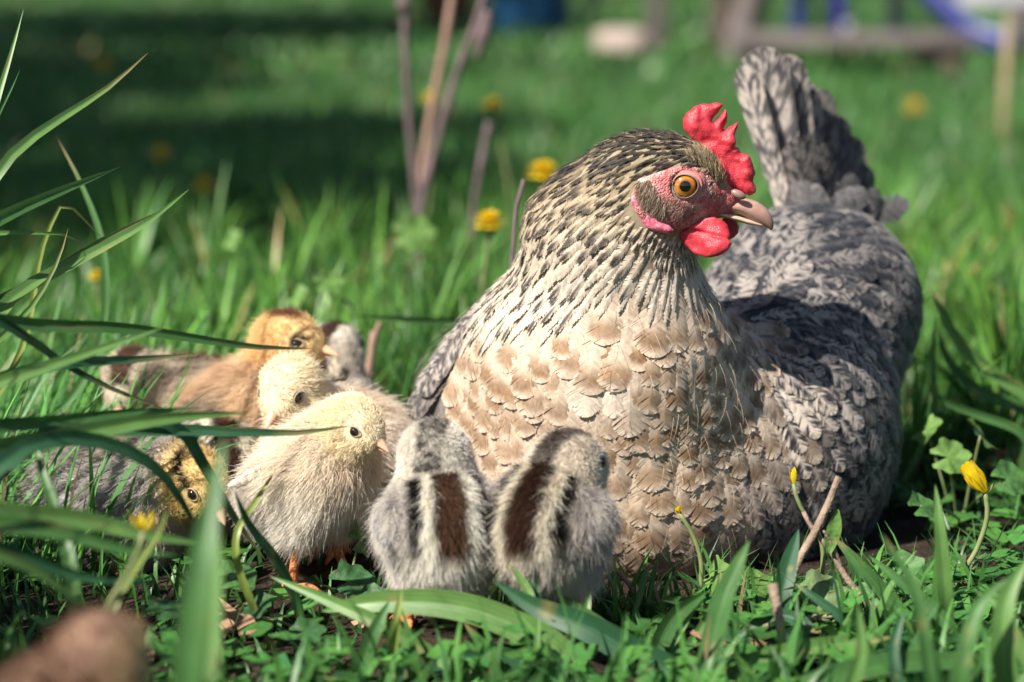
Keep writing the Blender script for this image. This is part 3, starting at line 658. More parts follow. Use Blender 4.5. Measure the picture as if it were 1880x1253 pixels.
# bristles on cheek, ear and chin
def bristles(name, poly, n_, length, flow, colr, rad=.00011, spread=.25):
    o2 = xz(poly); lo, hi = o2.min(0), o2.max(0); q = []
    xs = rng.uniform(lo[0], hi[0], n_ * 3); zs = rng.uniform(lo[1], hi[1], n_ * 3); ok = poly2(xs, zs, o2) < 0; xs, zs = xs[ok][:n_], zs[ok][:n_]
    y = np.full(len(xs), -.04); pt = np.stack([xs, y, zs], -1)
    for _ in range(60): pt[:, 1] += np.clip(hen_f(pt) - .001, -.002, .004) * .8
    nn = grad(hen_f, pt, .002); fl = np.array(flow) + rng.normal(size=pt.shape) * spread; tt = unit(fl - nn * (fl * nn).sum(-1, keepdims=True))
    L = length * rng.uniform(.6, 1.3, (len(pt), 1))
    pts = np.stack([pt + tt * L * s + nn * L * (.45 * s - .2 * s * s) for s in np.linspace(0, 1, 4)], 1) - OFF
    cc = np.array(colr)[rng.integers(0, len(colr), len(pt))] * rng.uniform(.7, 1.3, (len(pt), 1))
    tag(link_hair(name, pts, np.tile([rad, rad, rad * .7, rad * .2], (len(pt), 1)), cc, M['down'], hen), kind='stuff')
bristles('ear_tuft', [(235, 615), (320, 610), (380, 700), (440, 800), (400, 850), (340, 800), (260, 720)], 700, .0058, (-.5, 0, -1), [(.30, .22, .16), (.45, .36, .28), (.16, .11, .08)])
bristles('cheek_bristles', [(400, 700), (560, 760), (640, 780), (600, 900), (480, 950), (380, 860)], 600, .0024, (-.8, 0, -.7), [(.28, .17, .14), (.45, .30, .25)], .00008)
bristles('face_bristles', [(420, 560), (560, 530), (680, 580), (760, 700), (860, 760), (640, 850), (480, 800), (380, 640)], 420, .0016, (-.6, 0, -.5), [(.60, .45, .38), (.25, .14, .11)], .00006, .5)
bristles('chin_bristles', [(590, 895), (730, 870), (740, 910), (620, 950)], 70, .0042, (.1, 0, -1), [(.62, .52, .42)], .00014)
bristles('brow_feathers', [(640, 440), (720, 470), (790, 560), (800, 680), (740, 640), (690, 560), (620, 520), (560, 500)], 700, .0060, (-.25, 0, 1.0), [(.36, .28, .17), (.10, .08, .06), (.48, .38, .24)], .00013)

# ================================================================== CHICKS
C_ = lambda *a: np.array(a)
def pat_stripe(brown, pale, grey, wing, nape=1.0):
    def f(p, q, nrm, rnd):
        y = np.abs(p[:, 1] + .0012 * (vnoise(p, 300, 3) - .5) * 2); c = np.broadcast_to(pale, p.shape).copy()
        top = sstep(.043, .050, p[:, 2] + .002 * (vnoise(p, 200, 4) - .5)) * sstep(-.75, -.45, nrm[:, 2])
        c = mix(c, grey, sstep(.016, .024, y) * (.35 + .65 * vnoise(p, 160, 5)) * wing)
        cream = pale * C_(1.06, 1.07, 1.02)
        st = np.broadcast_to(cream, p.shape)
        blk = sstep(.0118, .0132, y) * sstep(.0185, .0165, y) * (.65 + .35 * sstep(.30, .6, vnoise(p, 200, 6))) * sstep(.012, -.006, p[:, 0])
        br = sstep(.0062, .0048, y); edge = sstep(.0042, .0054, y) * sstep(.0076, .0064, y)
        back = top * sstep(.019, .010, p[:, 0] + .004 * (vnoise(p, 250, 7) - .5))
        c = mix(c, cream, back * sstep(.0145, .0118, y)); c = mix(c, C_(.010, .009, .010), np.clip(back * blk * 1.25, 0, 1))
        c = mix(c, C_(.02, .015, .014), back * edge * .9); c = mix(c, brown, back * br)
        hd = sstep(.021, .017, np.linalg.norm(q, axis=1))
        hc = np.broadcast_to(pale, p.shape).copy(); yy = np.abs(q[:, 1])
        hc = mix(hc, C_(.03, .024, .022), sstep(.0065, .0048, yy) * (q[:, 2] > -.006) * (q[:, 0] < .011) * (nape + (1 - nape) * .8 * sstep(.35, .75, vnoise(p, 420, 8)))); hc = mix(hc, brown, sstep(.0050, .0034, yy) * (q[:, 2] > .004) * sstep(.011, .004, q[:, 0]) * .7 * nape)
        c = mix(c, hc, hd)
        return c * (.85 + .3 * rnd)[:, None]
    return f
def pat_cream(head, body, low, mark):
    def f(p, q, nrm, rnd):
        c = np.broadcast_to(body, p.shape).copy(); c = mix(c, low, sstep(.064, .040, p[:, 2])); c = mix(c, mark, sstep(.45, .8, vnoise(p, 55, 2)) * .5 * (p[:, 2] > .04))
        c = mix(c, C_(.30, .28, .28), sstep(.02, .026, np.abs(p[:, 1])) * sstep(-.004, -.02, p[:, 0]) * .45)
        hd = sstep(.024, .016, np.linalg.norm(q, axis=1)); c = mix(c, head, hd)
        return c * (.88 + .24 * rnd)[:, None]
    return f
def pat_orange(p, q, nrm, rnd):
    c = np.broadcast_to(C_(.68, .50, .33), p.shape).copy(); c = mix(c, C_(.36, .19, .11), sstep(.4, .75, vnoise(p, 60, 2)) * .75)
    c = mix(c, C_(.17, .15, .15), sstep(.018, .025, np.abs(p[:, 1])) * .6 * (p[:, 0] < .01))
    hd = sstep(.025, .017, np.linalg.norm(q, axis=1)); hc = np.broadcast_to(C_(.76, .53, .255), p.shape).copy()
    hc = mix(hc, C_(.16, .06, .035), sstep(.0085, .006, np.abs(q[:, 1])) * sstep(.010, .014, q[:, 2]) * sstep(.010, .004, q[:, 0]))
    hc = mix(hc, C_(.02, .015, .012), sstep(.0020, .0008, np.abs(q[:, 2] - .0030 - .10 * q[:, 0])) * sstep(.003, .006, q[:, 0]) * sstep(.0150, .0135, q[:, 0]))
    return mix(c, hc, hd) * (.88 + .24 * rnd)[:, None]
def pat_grey(p, q, nrm, rnd):
    c = np.broadcast_to(C_(.56, .52, .50), p.shape).copy(); c = mix(c, C_(.46, .37, .29), sstep(.4, .8, vnoise(p, 55, 2)) * .8); c = mix(c, C_(.14, .13, .145), sstep(.5, .8, vnoise(p, 70, 9)) * .5)
    hd = sstep(.025, .017, np.linalg.norm(q, axis=1)); hc = np.broadcast_to(C_(.72, .54, .25), p.shape).copy()
    ln_ = np.abs(q[:, 2] - .0035 + .35 * (q[:, 0] - .006)); hc = mix(hc, C_(.012, .010, .010), sstep(.0026, .0014, ln_ + .0016 * (vnoise(p, 300, 1) - .5)) * sstep(.008, .004, q[:, 0]))
    return mix(c, hc, hd) * (.86 + .26 * rnd)[:, None]
def rot(fwd):
    f = unit(np.array(fwd, float)); s = unit(np.cross([0, 0, 1.0], f)); return np.stack([f, s, np.cross(f, s)], 1)   # columns: forward, left, up

def chick(label, pxx, Y, yaw, pat, sc=1.0, head=(.034, 0, .088), look=(1, 0, 0), low=0.0, nh=15000, closed=False, beakc=((.62, .34, .14), (.60, .36, .30)), hair=1.0, hs=1.0, legs=True, up=0.0):
    x = P(pxx, 700, Y)[0]; cr, sr = math.cos(yaw), math.sin(yaw)
    root = empty('chick', (x, Y, float(ground_z(np.array(x), np.array(Y)))), yaw)
    tag(root, label, 'chick', 'chicks around the hen')
    R = np.array([[cr, -sr, 0], [sr, cr, 0], [0, 0, 1]])
    hr = rot(R.T @ unit(np.array(look, float)))        # head axes in the chick's own frame
    hc = np.array(head) * [1, 1, 1] - [0, 0, low]
    dz = np.array([0, 0, -low])
    def f(p):
        p0 = p; p = p0 - np.stack([0 * p0[..., 0], 0 * p0[..., 0], up * p0[..., 0]], -1)
        d = ell(p, C_(-.002, 0, .053) + dz, C_(.034, .0255, .0285))
        d = smin(d, ell(p, C_(.014, 0, .054) + dz, C_(.021, .022, .026)), .012)
        d = smin(d, ell(p, C_(-.030, 0, .054) + dz, C_(.014, .014, .015)), .012)
        for s_ in (-1, 1):
            d = smin(d, ell(p, C_(.004, s_ * .013, .031) + dz, C_(.012, .009, .015)), .010)
            d = smin(d, ell(p, C_(-.007, s_ * .0248, .055) + dz, C_(.021, .0068, .0125)), .0035)
        p = p0; d = smin(d, rcone(p, C_(.014, 0, .060 + .012 * up) + dz, hc - hr[:, 0] * .004, .0178, .0126 * hs), .012 if hs == 1 else .007)
        q = (p - hc) @ hr
        q = q / hs; h_ = ell(q, C_(0, 0, 0), C_(.0150, .0130, .0134)); h_ = hs * smin(h_, ell(q, C_(.0110, 0, -.0026), C_(.0070, .0070, .0064)), .008)
        return smin(d, h_, .006 if hs == 1 else .004)
    lo = np.minimum([-.05, -.038, .010 - low], hc - .026); hi = np.maximum([.04, .038, .085], hc + .026)
    V, Q, N = nets(f, lo, hi, .003)
    qv = (V - hc) @ hr / hs; cv = pat(V + [0, 0, low], qv, N, np.full(len(V), .5))
    body = link_mesh('body', V * sc, Q, M['skin_under'], root, cv * .8)
    # down
    nh = int(nh * 3.0); p = sample(V, Q, nh); n = grad(f, p, .002); p = p - n * f(p)[:, None]; q = (p - hc) @ hr / hs
    rnd = rng.random(nh); colr = pat(p + [0, 0, low], q, n, rnd)
    dh = np.linalg.norm(q, axis=1); ish_ = sstep(.027, .018, dh)
    eyes = [hc + hs * hr @ C_(.0076, s_ * .0104, .0018) for s_ in (-1, 1)]; bk = hc + hs * hr @ C_(.0168, 0, -.0030)
    de = np.minimum(np.linalg.norm(p - eyes[0], axis=1), np.linalg.norm(p - eyes[1], axis=1)); db = np.linalg.norm(p - bk, axis=1)
    L = (.0070 * (1 - ish_) + .0033 * ish_) * (.45 + .95 * rng.random(nh) ** 1.3 + .75 * (rng.random(nh) < .07)) * hair
    L *= .30 + .70 * sstep(.003, .014, db); L *= sstep(.0030, .0075, de) * .8 + .2
    okp = (de > .0036) & (db > .0044) & (p[:, 2] > .014 - low)
    flow = np.where(ish_[:, None] > .5, -hr[:, 0][None], C_(-1, 0, -.55)[None]) + C_(0, 0, -.25) * (1 - ish_)[:, None]
    clump = np.stack([vnoise(p, 230, 11 + i) - .5 + .6 * (vnoise(p, 90, 21 + i) - .5) for i in range(3)], -1)
    d = unit(n * .72 + flow * .50 + clump * .62 + rng.normal(size=p.shape) * .26)
    grav = C_(0, 0, -.0012)
    pts = np.stack([(p - n * .0005) + d * (L * s)[:, None] + grav * s * s + flow * (L * .22 * s * s)[:, None] for s in np.linspace(0, 1, 4)], 1)[okp] * sc
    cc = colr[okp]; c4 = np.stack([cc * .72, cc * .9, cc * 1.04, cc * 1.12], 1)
    rad = np.tile(np.array([.00010, .00009, .00007, .00002]) * sc, (okp.sum(), 1))
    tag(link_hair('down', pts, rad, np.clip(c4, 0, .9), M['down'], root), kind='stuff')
    # beak
    def bk_loft(z0, z1, h0, w0, ln_, drop):
        k, m = 9, 12; Vb_ = []; cb = []
        for i in range(k):
            t = i / (k - 1); w_ = (1 - t) ** .75
            for j in range(m):
                a = 2 * math.pi * j / m; cs, sn = math.cos(a), math.sin(a)
                hh = h0 * (w_ + .05) * (1 if sn > 0 else .55)
                Vb_.append(hc + hr @ (C_(.0132 * hs + ln_ * t, w0 * (w_ + .05) * cs, z0 + hh * sn - drop * t * t)))
                cb.append(C_(*beakc[0]) * (1 - t) + C_(*beakc[1]) * t)
        Fb = [[i * m + j, i * m + (j + 1) % m, (i + 1) * m + (j + 1) % m, (i + 1) * m + j] for i in range(k - 1) for j in range(m)] + [list(range(m))[::-1], [(k - 1) * m + j for j in range(m)]]
        return np.array(Vb_) * sc, Fb, np.array(cb)
    link_mesh('upper_beak', *bk_loft(-.0022, 0, .0042, .0046, .0125, .0028)[:2], M['chick_beak'], root, bk_loft(-.0022, 0, .0042, .0046, .0125, .0028)[2])
    link_mesh('lower_beak', *bk_loft(-.0050, 0, .0012, .0038, .0095, .0006)[:2], M['chick_beak'], root, bk_loft(-.0050, 0, .0012, .0038, .0095, .0006)[2] * .9)
    for s_, ec in zip((-1, 1), eyes):
        Ve, Fe = sphere((0, 0, 0), .0029, 18, 12); Ve = np.array(Ve)
        if closed: Ve[:, 2] *= .62
        e = link_mesh('eye', Ve * sc, Fe, M['chick_eye'], root, loc=ec * sc)
        ax_ = unit(hr @ C_(.25, s_, .05)); u_ = unit(np.cross(ax_, hr[:, 2])); w_ = np.cross(ax_, u_); ring = []
        for a in np.linspace(0, 2 * math.pi, 25):
            ring.append(ec + ax_ * .0013 + (u_ * math.cos(a) * .0034 + w_ * math.sin(a) * (.0020 if closed else .0027)))
        Vr, Fr = tube(np.array(ring) * sc, .00036 * sc, 6, False); link_mesh('eyelid', Vr, Fr, M['lid'], root, np.tile([.36, .26, .17], (len(Vr), 1)))
    # wing stubs with the first quills
    for s_ in (-1, 1):
        k = 7; rr = np.array([C_(-.006 - .0030 * i, s_ * .0315, .060 - .0016 * i) + dz for i in range(k)])
        tdir = unit(np.array([C_(-.75, s_ * .10, -.62 + .05 * i) for i in range(k)])); nn = np.tile(C_(0, s_, .25), (k, 1))
        gcol = C_(.26, .25, .27) if pat not in CREAMS else C_(.50, .44, .38)
        Vw, Qw, Cw = feathers(rr, tdir, unit(nn), .017 * rng.uniform(.8, 1.2, k), .0052, 12, lance, .08, .1, .2, lambda u, v, br: np.ones(u.shape + (1,)) * gcol * (.6 + .8 * br)[..., None], jit=.15, tipw=.5, surf=f, hgt=(.004, .0035, .001))
        v_, q_ = merge(Vw, Qw); link_mesh('wing', v_ * sc, q_, M['feather'], root, Cw.reshape(-1, 3))
    if legs:
        for s_ in (-1, 1):
            hip = C_(.004, s_ * .013, .030 - low); kn = C_(.000 , s_ * .0145, max(.018 - low * .7, .008)); ft = C_(.004 + s_ * .006, s_ * .0165, .003)
            leg = link_mesh('leg', *[np.array(a) * sc if i == 0 else a for i, a in enumerate(tube(smooth_path([hip, kn, ft], 8), np.array([.0036, .0034, .0030, .0028, .0026, .0025, .0026, .0028]), 10))], M['chick_leg'], root)
            toes = []
            for a_, l_ in ((-.55, .017), (0, .021), (.55, .017), (math.pi, .008)):
                d_ = C_(math.cos(a_), math.sin(a_), 0)
                toes.append(tube(smooth_path([ft + [0, 0, .0005], ft + d_ * l_ * .5 + [0, 0, .0022], ft + d_ * l_ + [0, 0, -.001]], 7), np.array([.0024, .0019, .0017, .0019, .0016, .0013, .0005]), 8))
            Vt, Ft = join(*toes); link_mesh('foot', np.array(Vt) * sc, Ft, M['chick_leg'], leg)
    return root
CREAMS = []
R_ = math.radians
stripeA = pat_stripe(C_(.105, .056, .034), C_(.80, .755, .69), C_(.36, .335, .335), .75, .15)
stripeB = pat_stripe(C_(.062, .028, .018), C_(.74, .67, .575), C_(.27, .25, .265), .9)
stripeD = pat_stripe(C_(.062, .030, .019), C_(.76, .69, .60), C_(.29, .265, .28), .9, .6)
stripeC = pat_stripe(C_(.12, .055, .038), C_(.56, .47, .37), C_(.19, .125, .10), 1.2)
cream5 = pat_cream(C_(.85, .73, .52), C_(.82, .71, .58), C_(.84, .78, .70), C_(.74, .56, .40)); CREAMS.append(cream5)
cream4 = pat_cream(C_(.85, .73, .52), C_(.80, .70, .58), C_(.60, .53, .46), C_(.55, .38, .25)); CREAMS.append(cream4)
def pat_brown(p, q, nrm, rnd):
    c = np.broadcast_to(C_(.33, .21, .15), p.shape).copy(); c = mix(c, C_(.17, .095, .065), sstep(.42, .7, vnoise(p, 70, 2)) * .8)
    c = mix(c, C_(.58, .42, .25), sstep(.022, .010, np.linalg.norm(q - C_(.004, -.012, -.004), axis=1)))
    c = mix(c, C_(.05, .03, .025), sstep(.009, .005, np.linalg.norm(q - C_(.014, -.006, .002), axis=1)))
    return c * (.88 + .24 * rnd)[:, None]
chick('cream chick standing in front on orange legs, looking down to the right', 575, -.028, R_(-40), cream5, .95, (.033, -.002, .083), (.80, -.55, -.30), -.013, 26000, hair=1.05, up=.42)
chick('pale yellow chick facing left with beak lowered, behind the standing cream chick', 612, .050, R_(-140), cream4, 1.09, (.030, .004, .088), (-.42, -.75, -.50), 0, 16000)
chick('tawny orange chick with dark closed eye and brown cap, tallest at the back', 455, .115, R_(-35), pat_orange, 1.18, (.024, .004, .095), (.95, -.30, -.05), 0, 16000, closed=True, up=.2, beakc=((.68, .40, .18), (.68, .46, .32)))
chick('striped chick turned away, half hidden behind the tawny chick', 590, .165, R_(70), stripeB, 1.04, (.014, -.004, .091), (.5, .85, 0), 0, 7000)
chick('brown striped chick bending its dark striped head down behind the grass', 345, .165, R_(-125), stripeC, 1.15, (.038, -.004, .076), (-.25, -.72, -.65), 0, 13000)
chick('grey downed chick with yellow face and black eye stripe, low in the shade', 218, .030, R_(-22), pat_grey, 1.12, (.042, .0, .063), (.66, -.50, -.60), .018, 17000, beakc=((.70, .42, .16), (.68, .44, .36)))
chick('dark brown striped chick mostly hidden behind the long blades', 408, .080, R_(100), stripeB, 1.0, (.016, .004, .070), (-.3, .85, .0), .010, 7000)
chick('striped chick seen from behind, left of the pair before the hen', 810, -.113, R_(98), stripeA, .93, (.010, .002, .085), (.15, .95, -.10), -.009, 30000, hair=1.0, hs=1.28)
chick('dark backed striped chick seen from behind, right of the pair before the hen', 1012, -.116, R_(70), stripeD, .93, (.014, -.006, .078), (.70, .70, -.12), -.008, 30000, hair=1.0, hs=1.22)
chick('blurred brown and buff chick close to the camera in the corner', 85, -.455, R_(75), pat_brown, 1.05, (.016, -.010, .083), (.45, .85, -.25), 0, 9000, hair=1.1)

# ================================================================== VEGETATION
FOOT = [(0.115, .085, .118, .135), (.06, .03, .08, .065)]                # resting footprints: x, y, rx, ry
chick_xy = [tuple(o_.location[:2]) for o_ in COL.objects if o_.name.startswith('chick') and o_.parent is None]
def clear_of(x, y, m=0.0):
    ok = np.ones(x.shape, bool)
    for a, b, c, d in FOOT: ok &= ((x - a) / (c + m)) ** 2 + ((y - b) / (d + m)) ** 2 > 1
    for a, b in chick_xy: ok &= (x - a) ** 2 + (y - b) ** 2 > (.034 + m) ** 2
    return ok
def blade_mesh(x, y, ln, wd, az, bend, tint, k=3, z=None):
    n = len(x); z = ground_z(x, y) - .004 if z is None else z
    t = np.linspace(0, 1, k + 1)[None, :]
    th = bend[:, None] * t                                             # lean angle grows along the blade
    ds = (ln / k)[:, None]; r = np.cumsum(np.sin(th) * ds, 1) - np.sin(th[:, :1]) * ds; h = np.cumsum(np.cos(th) * ds, 1) - np.cos(th[:, :1]) * ds
    cx = x[:, None] + r * np.cos(az)[:, None]; cy = y[:, None] + r * np.sin(az)[:, None]; cz = z[:, None] + h
    tw = az[:, None] + math.pi / 2 + rng.normal(size=(n, 1)) * .5 + t * rng.normal(size=(n, 1)) * .6
    hw = (wd[:, None] / 2) * np.clip(1.05 - t ** 1.8, .0, 1)
    a = np.stack([cx - hw * np.cos(tw), cy - hw * np.sin(tw), cz], -1); b = np.stack([cx + hw * np.cos(tw), cy + hw * np.sin(tw), cz + hw * .3], -1)
    V = np.stack([a, b], 2).reshape(-1, 3)
    q = np.arange(k)[:, None] * 2 + np.array([0, 1, 3, 2]); Q = (q[None] + (np.arange(n) * 2 * (k + 1))[:, None, None]).reshape(-1, 4)
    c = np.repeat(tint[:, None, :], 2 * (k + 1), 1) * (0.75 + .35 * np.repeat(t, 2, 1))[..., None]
    return V, Q, c.reshape(-1, 3)
def greens(n, p=None, dry=.03):
    a = np.array([.050, .160, .036]); b = np.array([.115, .265, .052]); c = np.array([.020, .085, .036]); t = rng.random((n, 3)); t /= t.sum(1, keepdims=True)
    g = (t[:, :1] * a + t[:, 1:2] * b + t[:, 2:] * c) * rng.uniform(.65, 1.35, (n, 1))
    if p is not None: g *= (.75 + .5 * vnoise(np.stack([p[0], p[1], 0 * p[0]], -1), 3.0, 4))[:, None]
    d = rng.random(n) < dry; g[d] = np.array([.30, .24, .13]) * rng.uniform(.6, 1.2, (d.sum(), 1)); return g
def field(n, d0, d1, power, hmax, half=0.30):
    """points over the ground in the wedge the lens could see, thinning with distance"""
    u = rng.random(n); d = (d0 ** power + u * (d1 ** power - d0 ** power)) ** (1 / power)
    x = (rng.random(n) * 2 - 1) * (d * half + .12); return x, d + CAM[1]
# near lawn: short grass among ground cover
x, y = field(52000, .62, 2.0, 1.6, 0); ok = clear_of(x, y, .004); x, y = x[ok], y[ok]
cl = vnoise(np.stack([x, y, 0 * x], -1), 7, 1); front = sstep(.0, -.12, y); behind = sstep(.18, .4, y)
ln = rng.uniform(.018, .05, len(x)) * (.6 + .8 * cl) * (1 - .35 * front) * (1 + .55 * behind)
keepm = rng.random(len(x)) < np.clip(.25 + 1.1 * (cl - .3) + .8 * behind, .12, 1)
x, y, ln = x[keepm], y[keepm], ln[keepm]
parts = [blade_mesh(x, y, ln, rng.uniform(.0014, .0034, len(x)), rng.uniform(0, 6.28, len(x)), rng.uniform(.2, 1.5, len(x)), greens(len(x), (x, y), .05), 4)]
# tall clump at the left, shading the chicks' corner
x = rng.uniform(-.62, -.29, 2400); y = rng.uniform(-.80, -.16, 2400)
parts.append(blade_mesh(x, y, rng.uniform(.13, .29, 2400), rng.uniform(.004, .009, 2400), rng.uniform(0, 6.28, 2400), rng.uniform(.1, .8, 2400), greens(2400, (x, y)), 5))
# leaning blades in the middle left
x = rng.uniform(-.38, -.20, 950); y = rng.uniform(-.04, .36, 950)
parts.append(blade_mesh(x, y, rng.uniform(.05, .13, 950), rng.uniform(.0018, .0044, 950), rng.normal(.2, .9, 950), rng.uniform(.3, 1.5, 950), greens(950) * 1.55, 6))
# longer blades close to the lens
x, y = field(1500, .85, 1.18, 1.5, 0); ok = (x > .12) | (y < -.2); x, y = x[ok], y[ok]
parts.append(blade_mesh(x, y, rng.uniform(.03, .065, len(x)), rng.uniform(.003, .006, len(x)), rng.uniform(0, 6.28, len(x)), rng.uniform(.2, 1.4, len(x)), greens(len(x), (x, y)), 5))
# taller grass belt behind the birds
tx_, ty_ = field(640, 1.50, 2.75, 1.5, 0); x2 = vnoise(np.stack([tx_, ty_, 0 * tx_], -1), 5, 3); ok = (x2 > .25) & clear_of(tx_, ty_, .02); tx_, ty_ = tx_[ok], ty_[ok]
kb = 24; n_ = len(tx_) * kb; oa = rng.uniform(0, 6.28, n_); orad = .016 * rng.random(n_) ** .6
big = np.repeat(rng.uniform(.65, 1.25, len(tx_)), kb); lean = np.repeat(rng.normal(0, .35, len(tx_)), kb)
x = np.repeat(tx_, kb) + orad * np.cos(oa); y = np.repeat(ty_, kb) + orad * np.sin(oa); ok = clear_of(x, y, .008)
gg_ = greens(n_) * np.repeat(rng.uniform(.55, 1.45, len(tx_)), kb)[:, None] * np.array([1.55, 1.38, 1.0])
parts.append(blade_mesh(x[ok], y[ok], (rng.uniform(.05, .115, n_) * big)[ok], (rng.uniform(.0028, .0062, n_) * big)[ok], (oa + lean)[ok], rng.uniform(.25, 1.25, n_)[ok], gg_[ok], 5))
V = np.concatenate([q[0] for q in parts]); off = np.cumsum([0] + [len(q[0]) for q in parts]); Q = np.concatenate([q[1] + o_ for q, o_ in zip(parts, off)]); c = np.concatenate([q[2] for q in parts])
tag(link_mesh('grass', V, Q, M['grass'], cols=c), 'short fresh grass growing round the birds', kind='stuff')
# lawn farther away
parts = []
x, y = field(60000, 1.95, 5.5, 1.3, 0); parts.append(blade_mesh(x, y, rng.uniform(.03, .085, len(x)), rng.uniform(.003, .007, len(x)), rng.uniform(0, 6.28, len(x)), rng.uniform(.2, 1.3, len(x)), greens(len(x), (x, y)), 3))
x, y = field(60000, 5.0, 26, 1.1, 0); sc_ = 1 + (y / 12); parts.append(blade_mesh(x, y, rng.uniform(.025, .06, len(x)), rng.uniform(.008, .02, len(x)) * sc_, rng.uniform(0, 6.28, len(x)), rng.uniform(.3, 1.3, len(x)), greens(len(x), (x, y)), 2))
vs, qs, cs = [], [], []; o_ = 0
for v1, q1, c1 in parts: vs.append(v1); qs.append(q1 + o_); cs.append(c1); o_ += len(v1)
tag(link_mesh('lawn_grass', np.concatenate(vs), np.concatenate(qs), M['grass'], cols=np.concatenate(cs)), 'blurred lawn grass stretching away behind the hen', kind='stuff')
# small round-leaved ground cover
def leaf_fan(x, y, z, size, az, tilt, tint, m=9, tooth=.14):
    n = len(x); a = np.linspace(-2.75, 2.75, m); rr = 1 + tooth * np.where(np.arange(m) % 2, 1, -1) * .6
    ang = az[:, None] + a[None]; r = size[:, None] * rr[None] * (1 + .12 * rng.normal(size=(n, m)))
    lx = r * np.cos(ang); ly = r * np.sin(ang); cup = .22 * np.abs(r) * (np.abs(a) / 2.75)[None] ** 2
    td = np.cos(ang - az[:, None]) * r
    rim = np.stack([x[:, None] + lx, y[:, None] + ly, z[:, None] + cup - td * np.tan(tilt)[:, None] * .8 + .05 * size[:, None] * rng.normal(size=(n, m))], -1)
    ctr = np.stack([x, y, z], -1)[:, None]
    V = np.concatenate([ctr, rim], 1).reshape(-1, 3)
    q = np.stack([np.zeros(m - 1, int), np.arange(1, m), np.arange(2, m + 1)], 1); F = (q[None] + (np.arange(n) * (m + 1))[:, None, None]).reshape(-1, 3)
    return V, F, np.repeat(tint, m + 1, 0)
x, y = field(17000, .65, 2.3, 1.7, 0); ok = clear_of(x, y, .012); x, y = x[ok], y[ok]; cl = vnoise(np.stack([x, y, 0 * x], -1), 8, 9); ok = rng.random(len(x)) < np.clip((cl - .25) * 2, .1, 1); x, y = x[ok], y[ok]
g = greens(len(x), (x, y), .015) * np.array([.85, .95, .8])
tag(link_mesh('ground_cover', *leaf_fan(x, y, ground_z(x, y) + rng.uniform(.003, .022, len(x)), rng.uniform(.0035, .0095, len(x)), rng.uniform(0, 6.28, len(x)), rng.uniform(-.5, .7, len(x)), g)[:2], M['leaf'], cols=np.repeat(g, 10, 0)), 'low round leaved weeds carpeting the soil', kind='stuff')
# clods and crumbs of soil, scraps of dead leaf
x, y = field(5000, .7, 1.6, 1.6, 0); n = len(x); base = np.array(sphere((0, 0, 0), 1, 6, 4)[0]); bf = np.array(sphere((0, 0, 0), 1, 6, 4)[1])
sz = rng.uniform(.0008, .0045, n) * rng.random(n) ** .5; dfm = 1 + .35 * rng.normal(size=(n, len(base), 1))
V = base[None] * dfm * sz[:, None, None] * np.array([1, 1, .7]) + np.stack([x, y, ground_z(x, y)], -1)[:, None]
tag(link_mesh('soil_crumbs', V.reshape(-1, 3), (bf[None] + (np.arange(n) * len(base))[:, None, None]).reshape(-1, 4), M['soil'], smooth=False), 'crumbs of dark soil between the stems', kind='stuff')
x, y = field(420, .8, 3.4, 1.4, 0); ok = clear_of(x, y, .01); x, y = x[ok], y[ok]; n = len(x); g = np.array([[.20, .12, .075]]) * rng.uniform(.5, 2.0, (n, 1))
tag(link_mesh('dead_leaf_litter', *leaf_fan(x, y, ground_z(x, y) + rng.uniform(.002, .010, n), rng.uniform(.004, .013, n), rng.uniform(0, 6.28, n), np.clip(rng.normal(0, .4, n), -.7, .7), g, 9, .3)[:2], M['dead_leaf'], cols=np.repeat(g, 10, 0)), 'scraps of dry brown leaf lying in the grass', kind='stuff')

# ---- single broad blades, traced as real curved leaves with width, keel and depth
def blade(parent, org, pts, wpx, tint, root=None, side=(0.0, 0.0)):
    """pts: (px, py, Y) from base to tip"""
    path = [P(*q) for q in pts]
    if root is not None: path = [np.array(root)] + path
    path = np.array(path); k = 26; path = smooth_path(path, k); t = np.linspace(0, 1, k)
    Tn = unit(np.gradient(path, axis=0)); view = unit(CAM - path); sd = unit(np.cross(Tn, view)); nr = np.cross(sd, Tn)
    roll = rng.normal() * .18; sd, nr = sd * math.cos(roll) + nr * math.sin(roll), nr * math.cos(roll) - sd * math.sin(roll)
    W = wpx * 1.3 * S(np.mean([q[2] for q in pts])) / 2 / max(.5, math.cos(roll)); hw = W * np.clip((1 - t ** 5.0), 0, 1) ** .9 * (.55 + .45 * sstep(0, .3, t)); hw[-1] = W * .02
    rows = []
    for u_ in np.linspace(-1, 1, 13): rows.append(path + sd * (hw * u_)[:, None] + nr * (hw * (.32 * abs(u_) ** 1.2))[:, None])
    V = np.stack(rows, 1).reshape(-1, 3)
    F = np.array([[i * 13 + j, i * 13 + j + 1, (i + 1) * 13 + j + 1, (i + 1) * 13 + j] for i in range(k - 1) for j in range(12)])
    st = 1 + .11 * np.array([1, -1, 1, -1, 1, -1, 2.4, -1, 1, -1, 1, -1, 1])[None] * np.ones((k, 1)); c = np.array(tint) * st.reshape(-1)[:, None] * np.repeat(.9 + .2 * t, 13)[:, None] * (1 + .06 * rng.normal(size=(k * 13, 1)))
    c = mix(c, np.array([.26, .22, .09]), sstep(.78, .9, vnoise(V, 210, rng.integers(1, 90))) * .7)
    if rng.random() < .45: c = mix(c, np.array([.30, .22, .11]), np.repeat(sstep(.86, 1.0, t), 13) * .8)
    return link_mesh('blade', V - org, F, M['grass'], parent, c)
LT = (.105, .215, .058); MD = (.058, .150, .042); DK = (.030, .098, .045); YL = (.20, .27, .06)
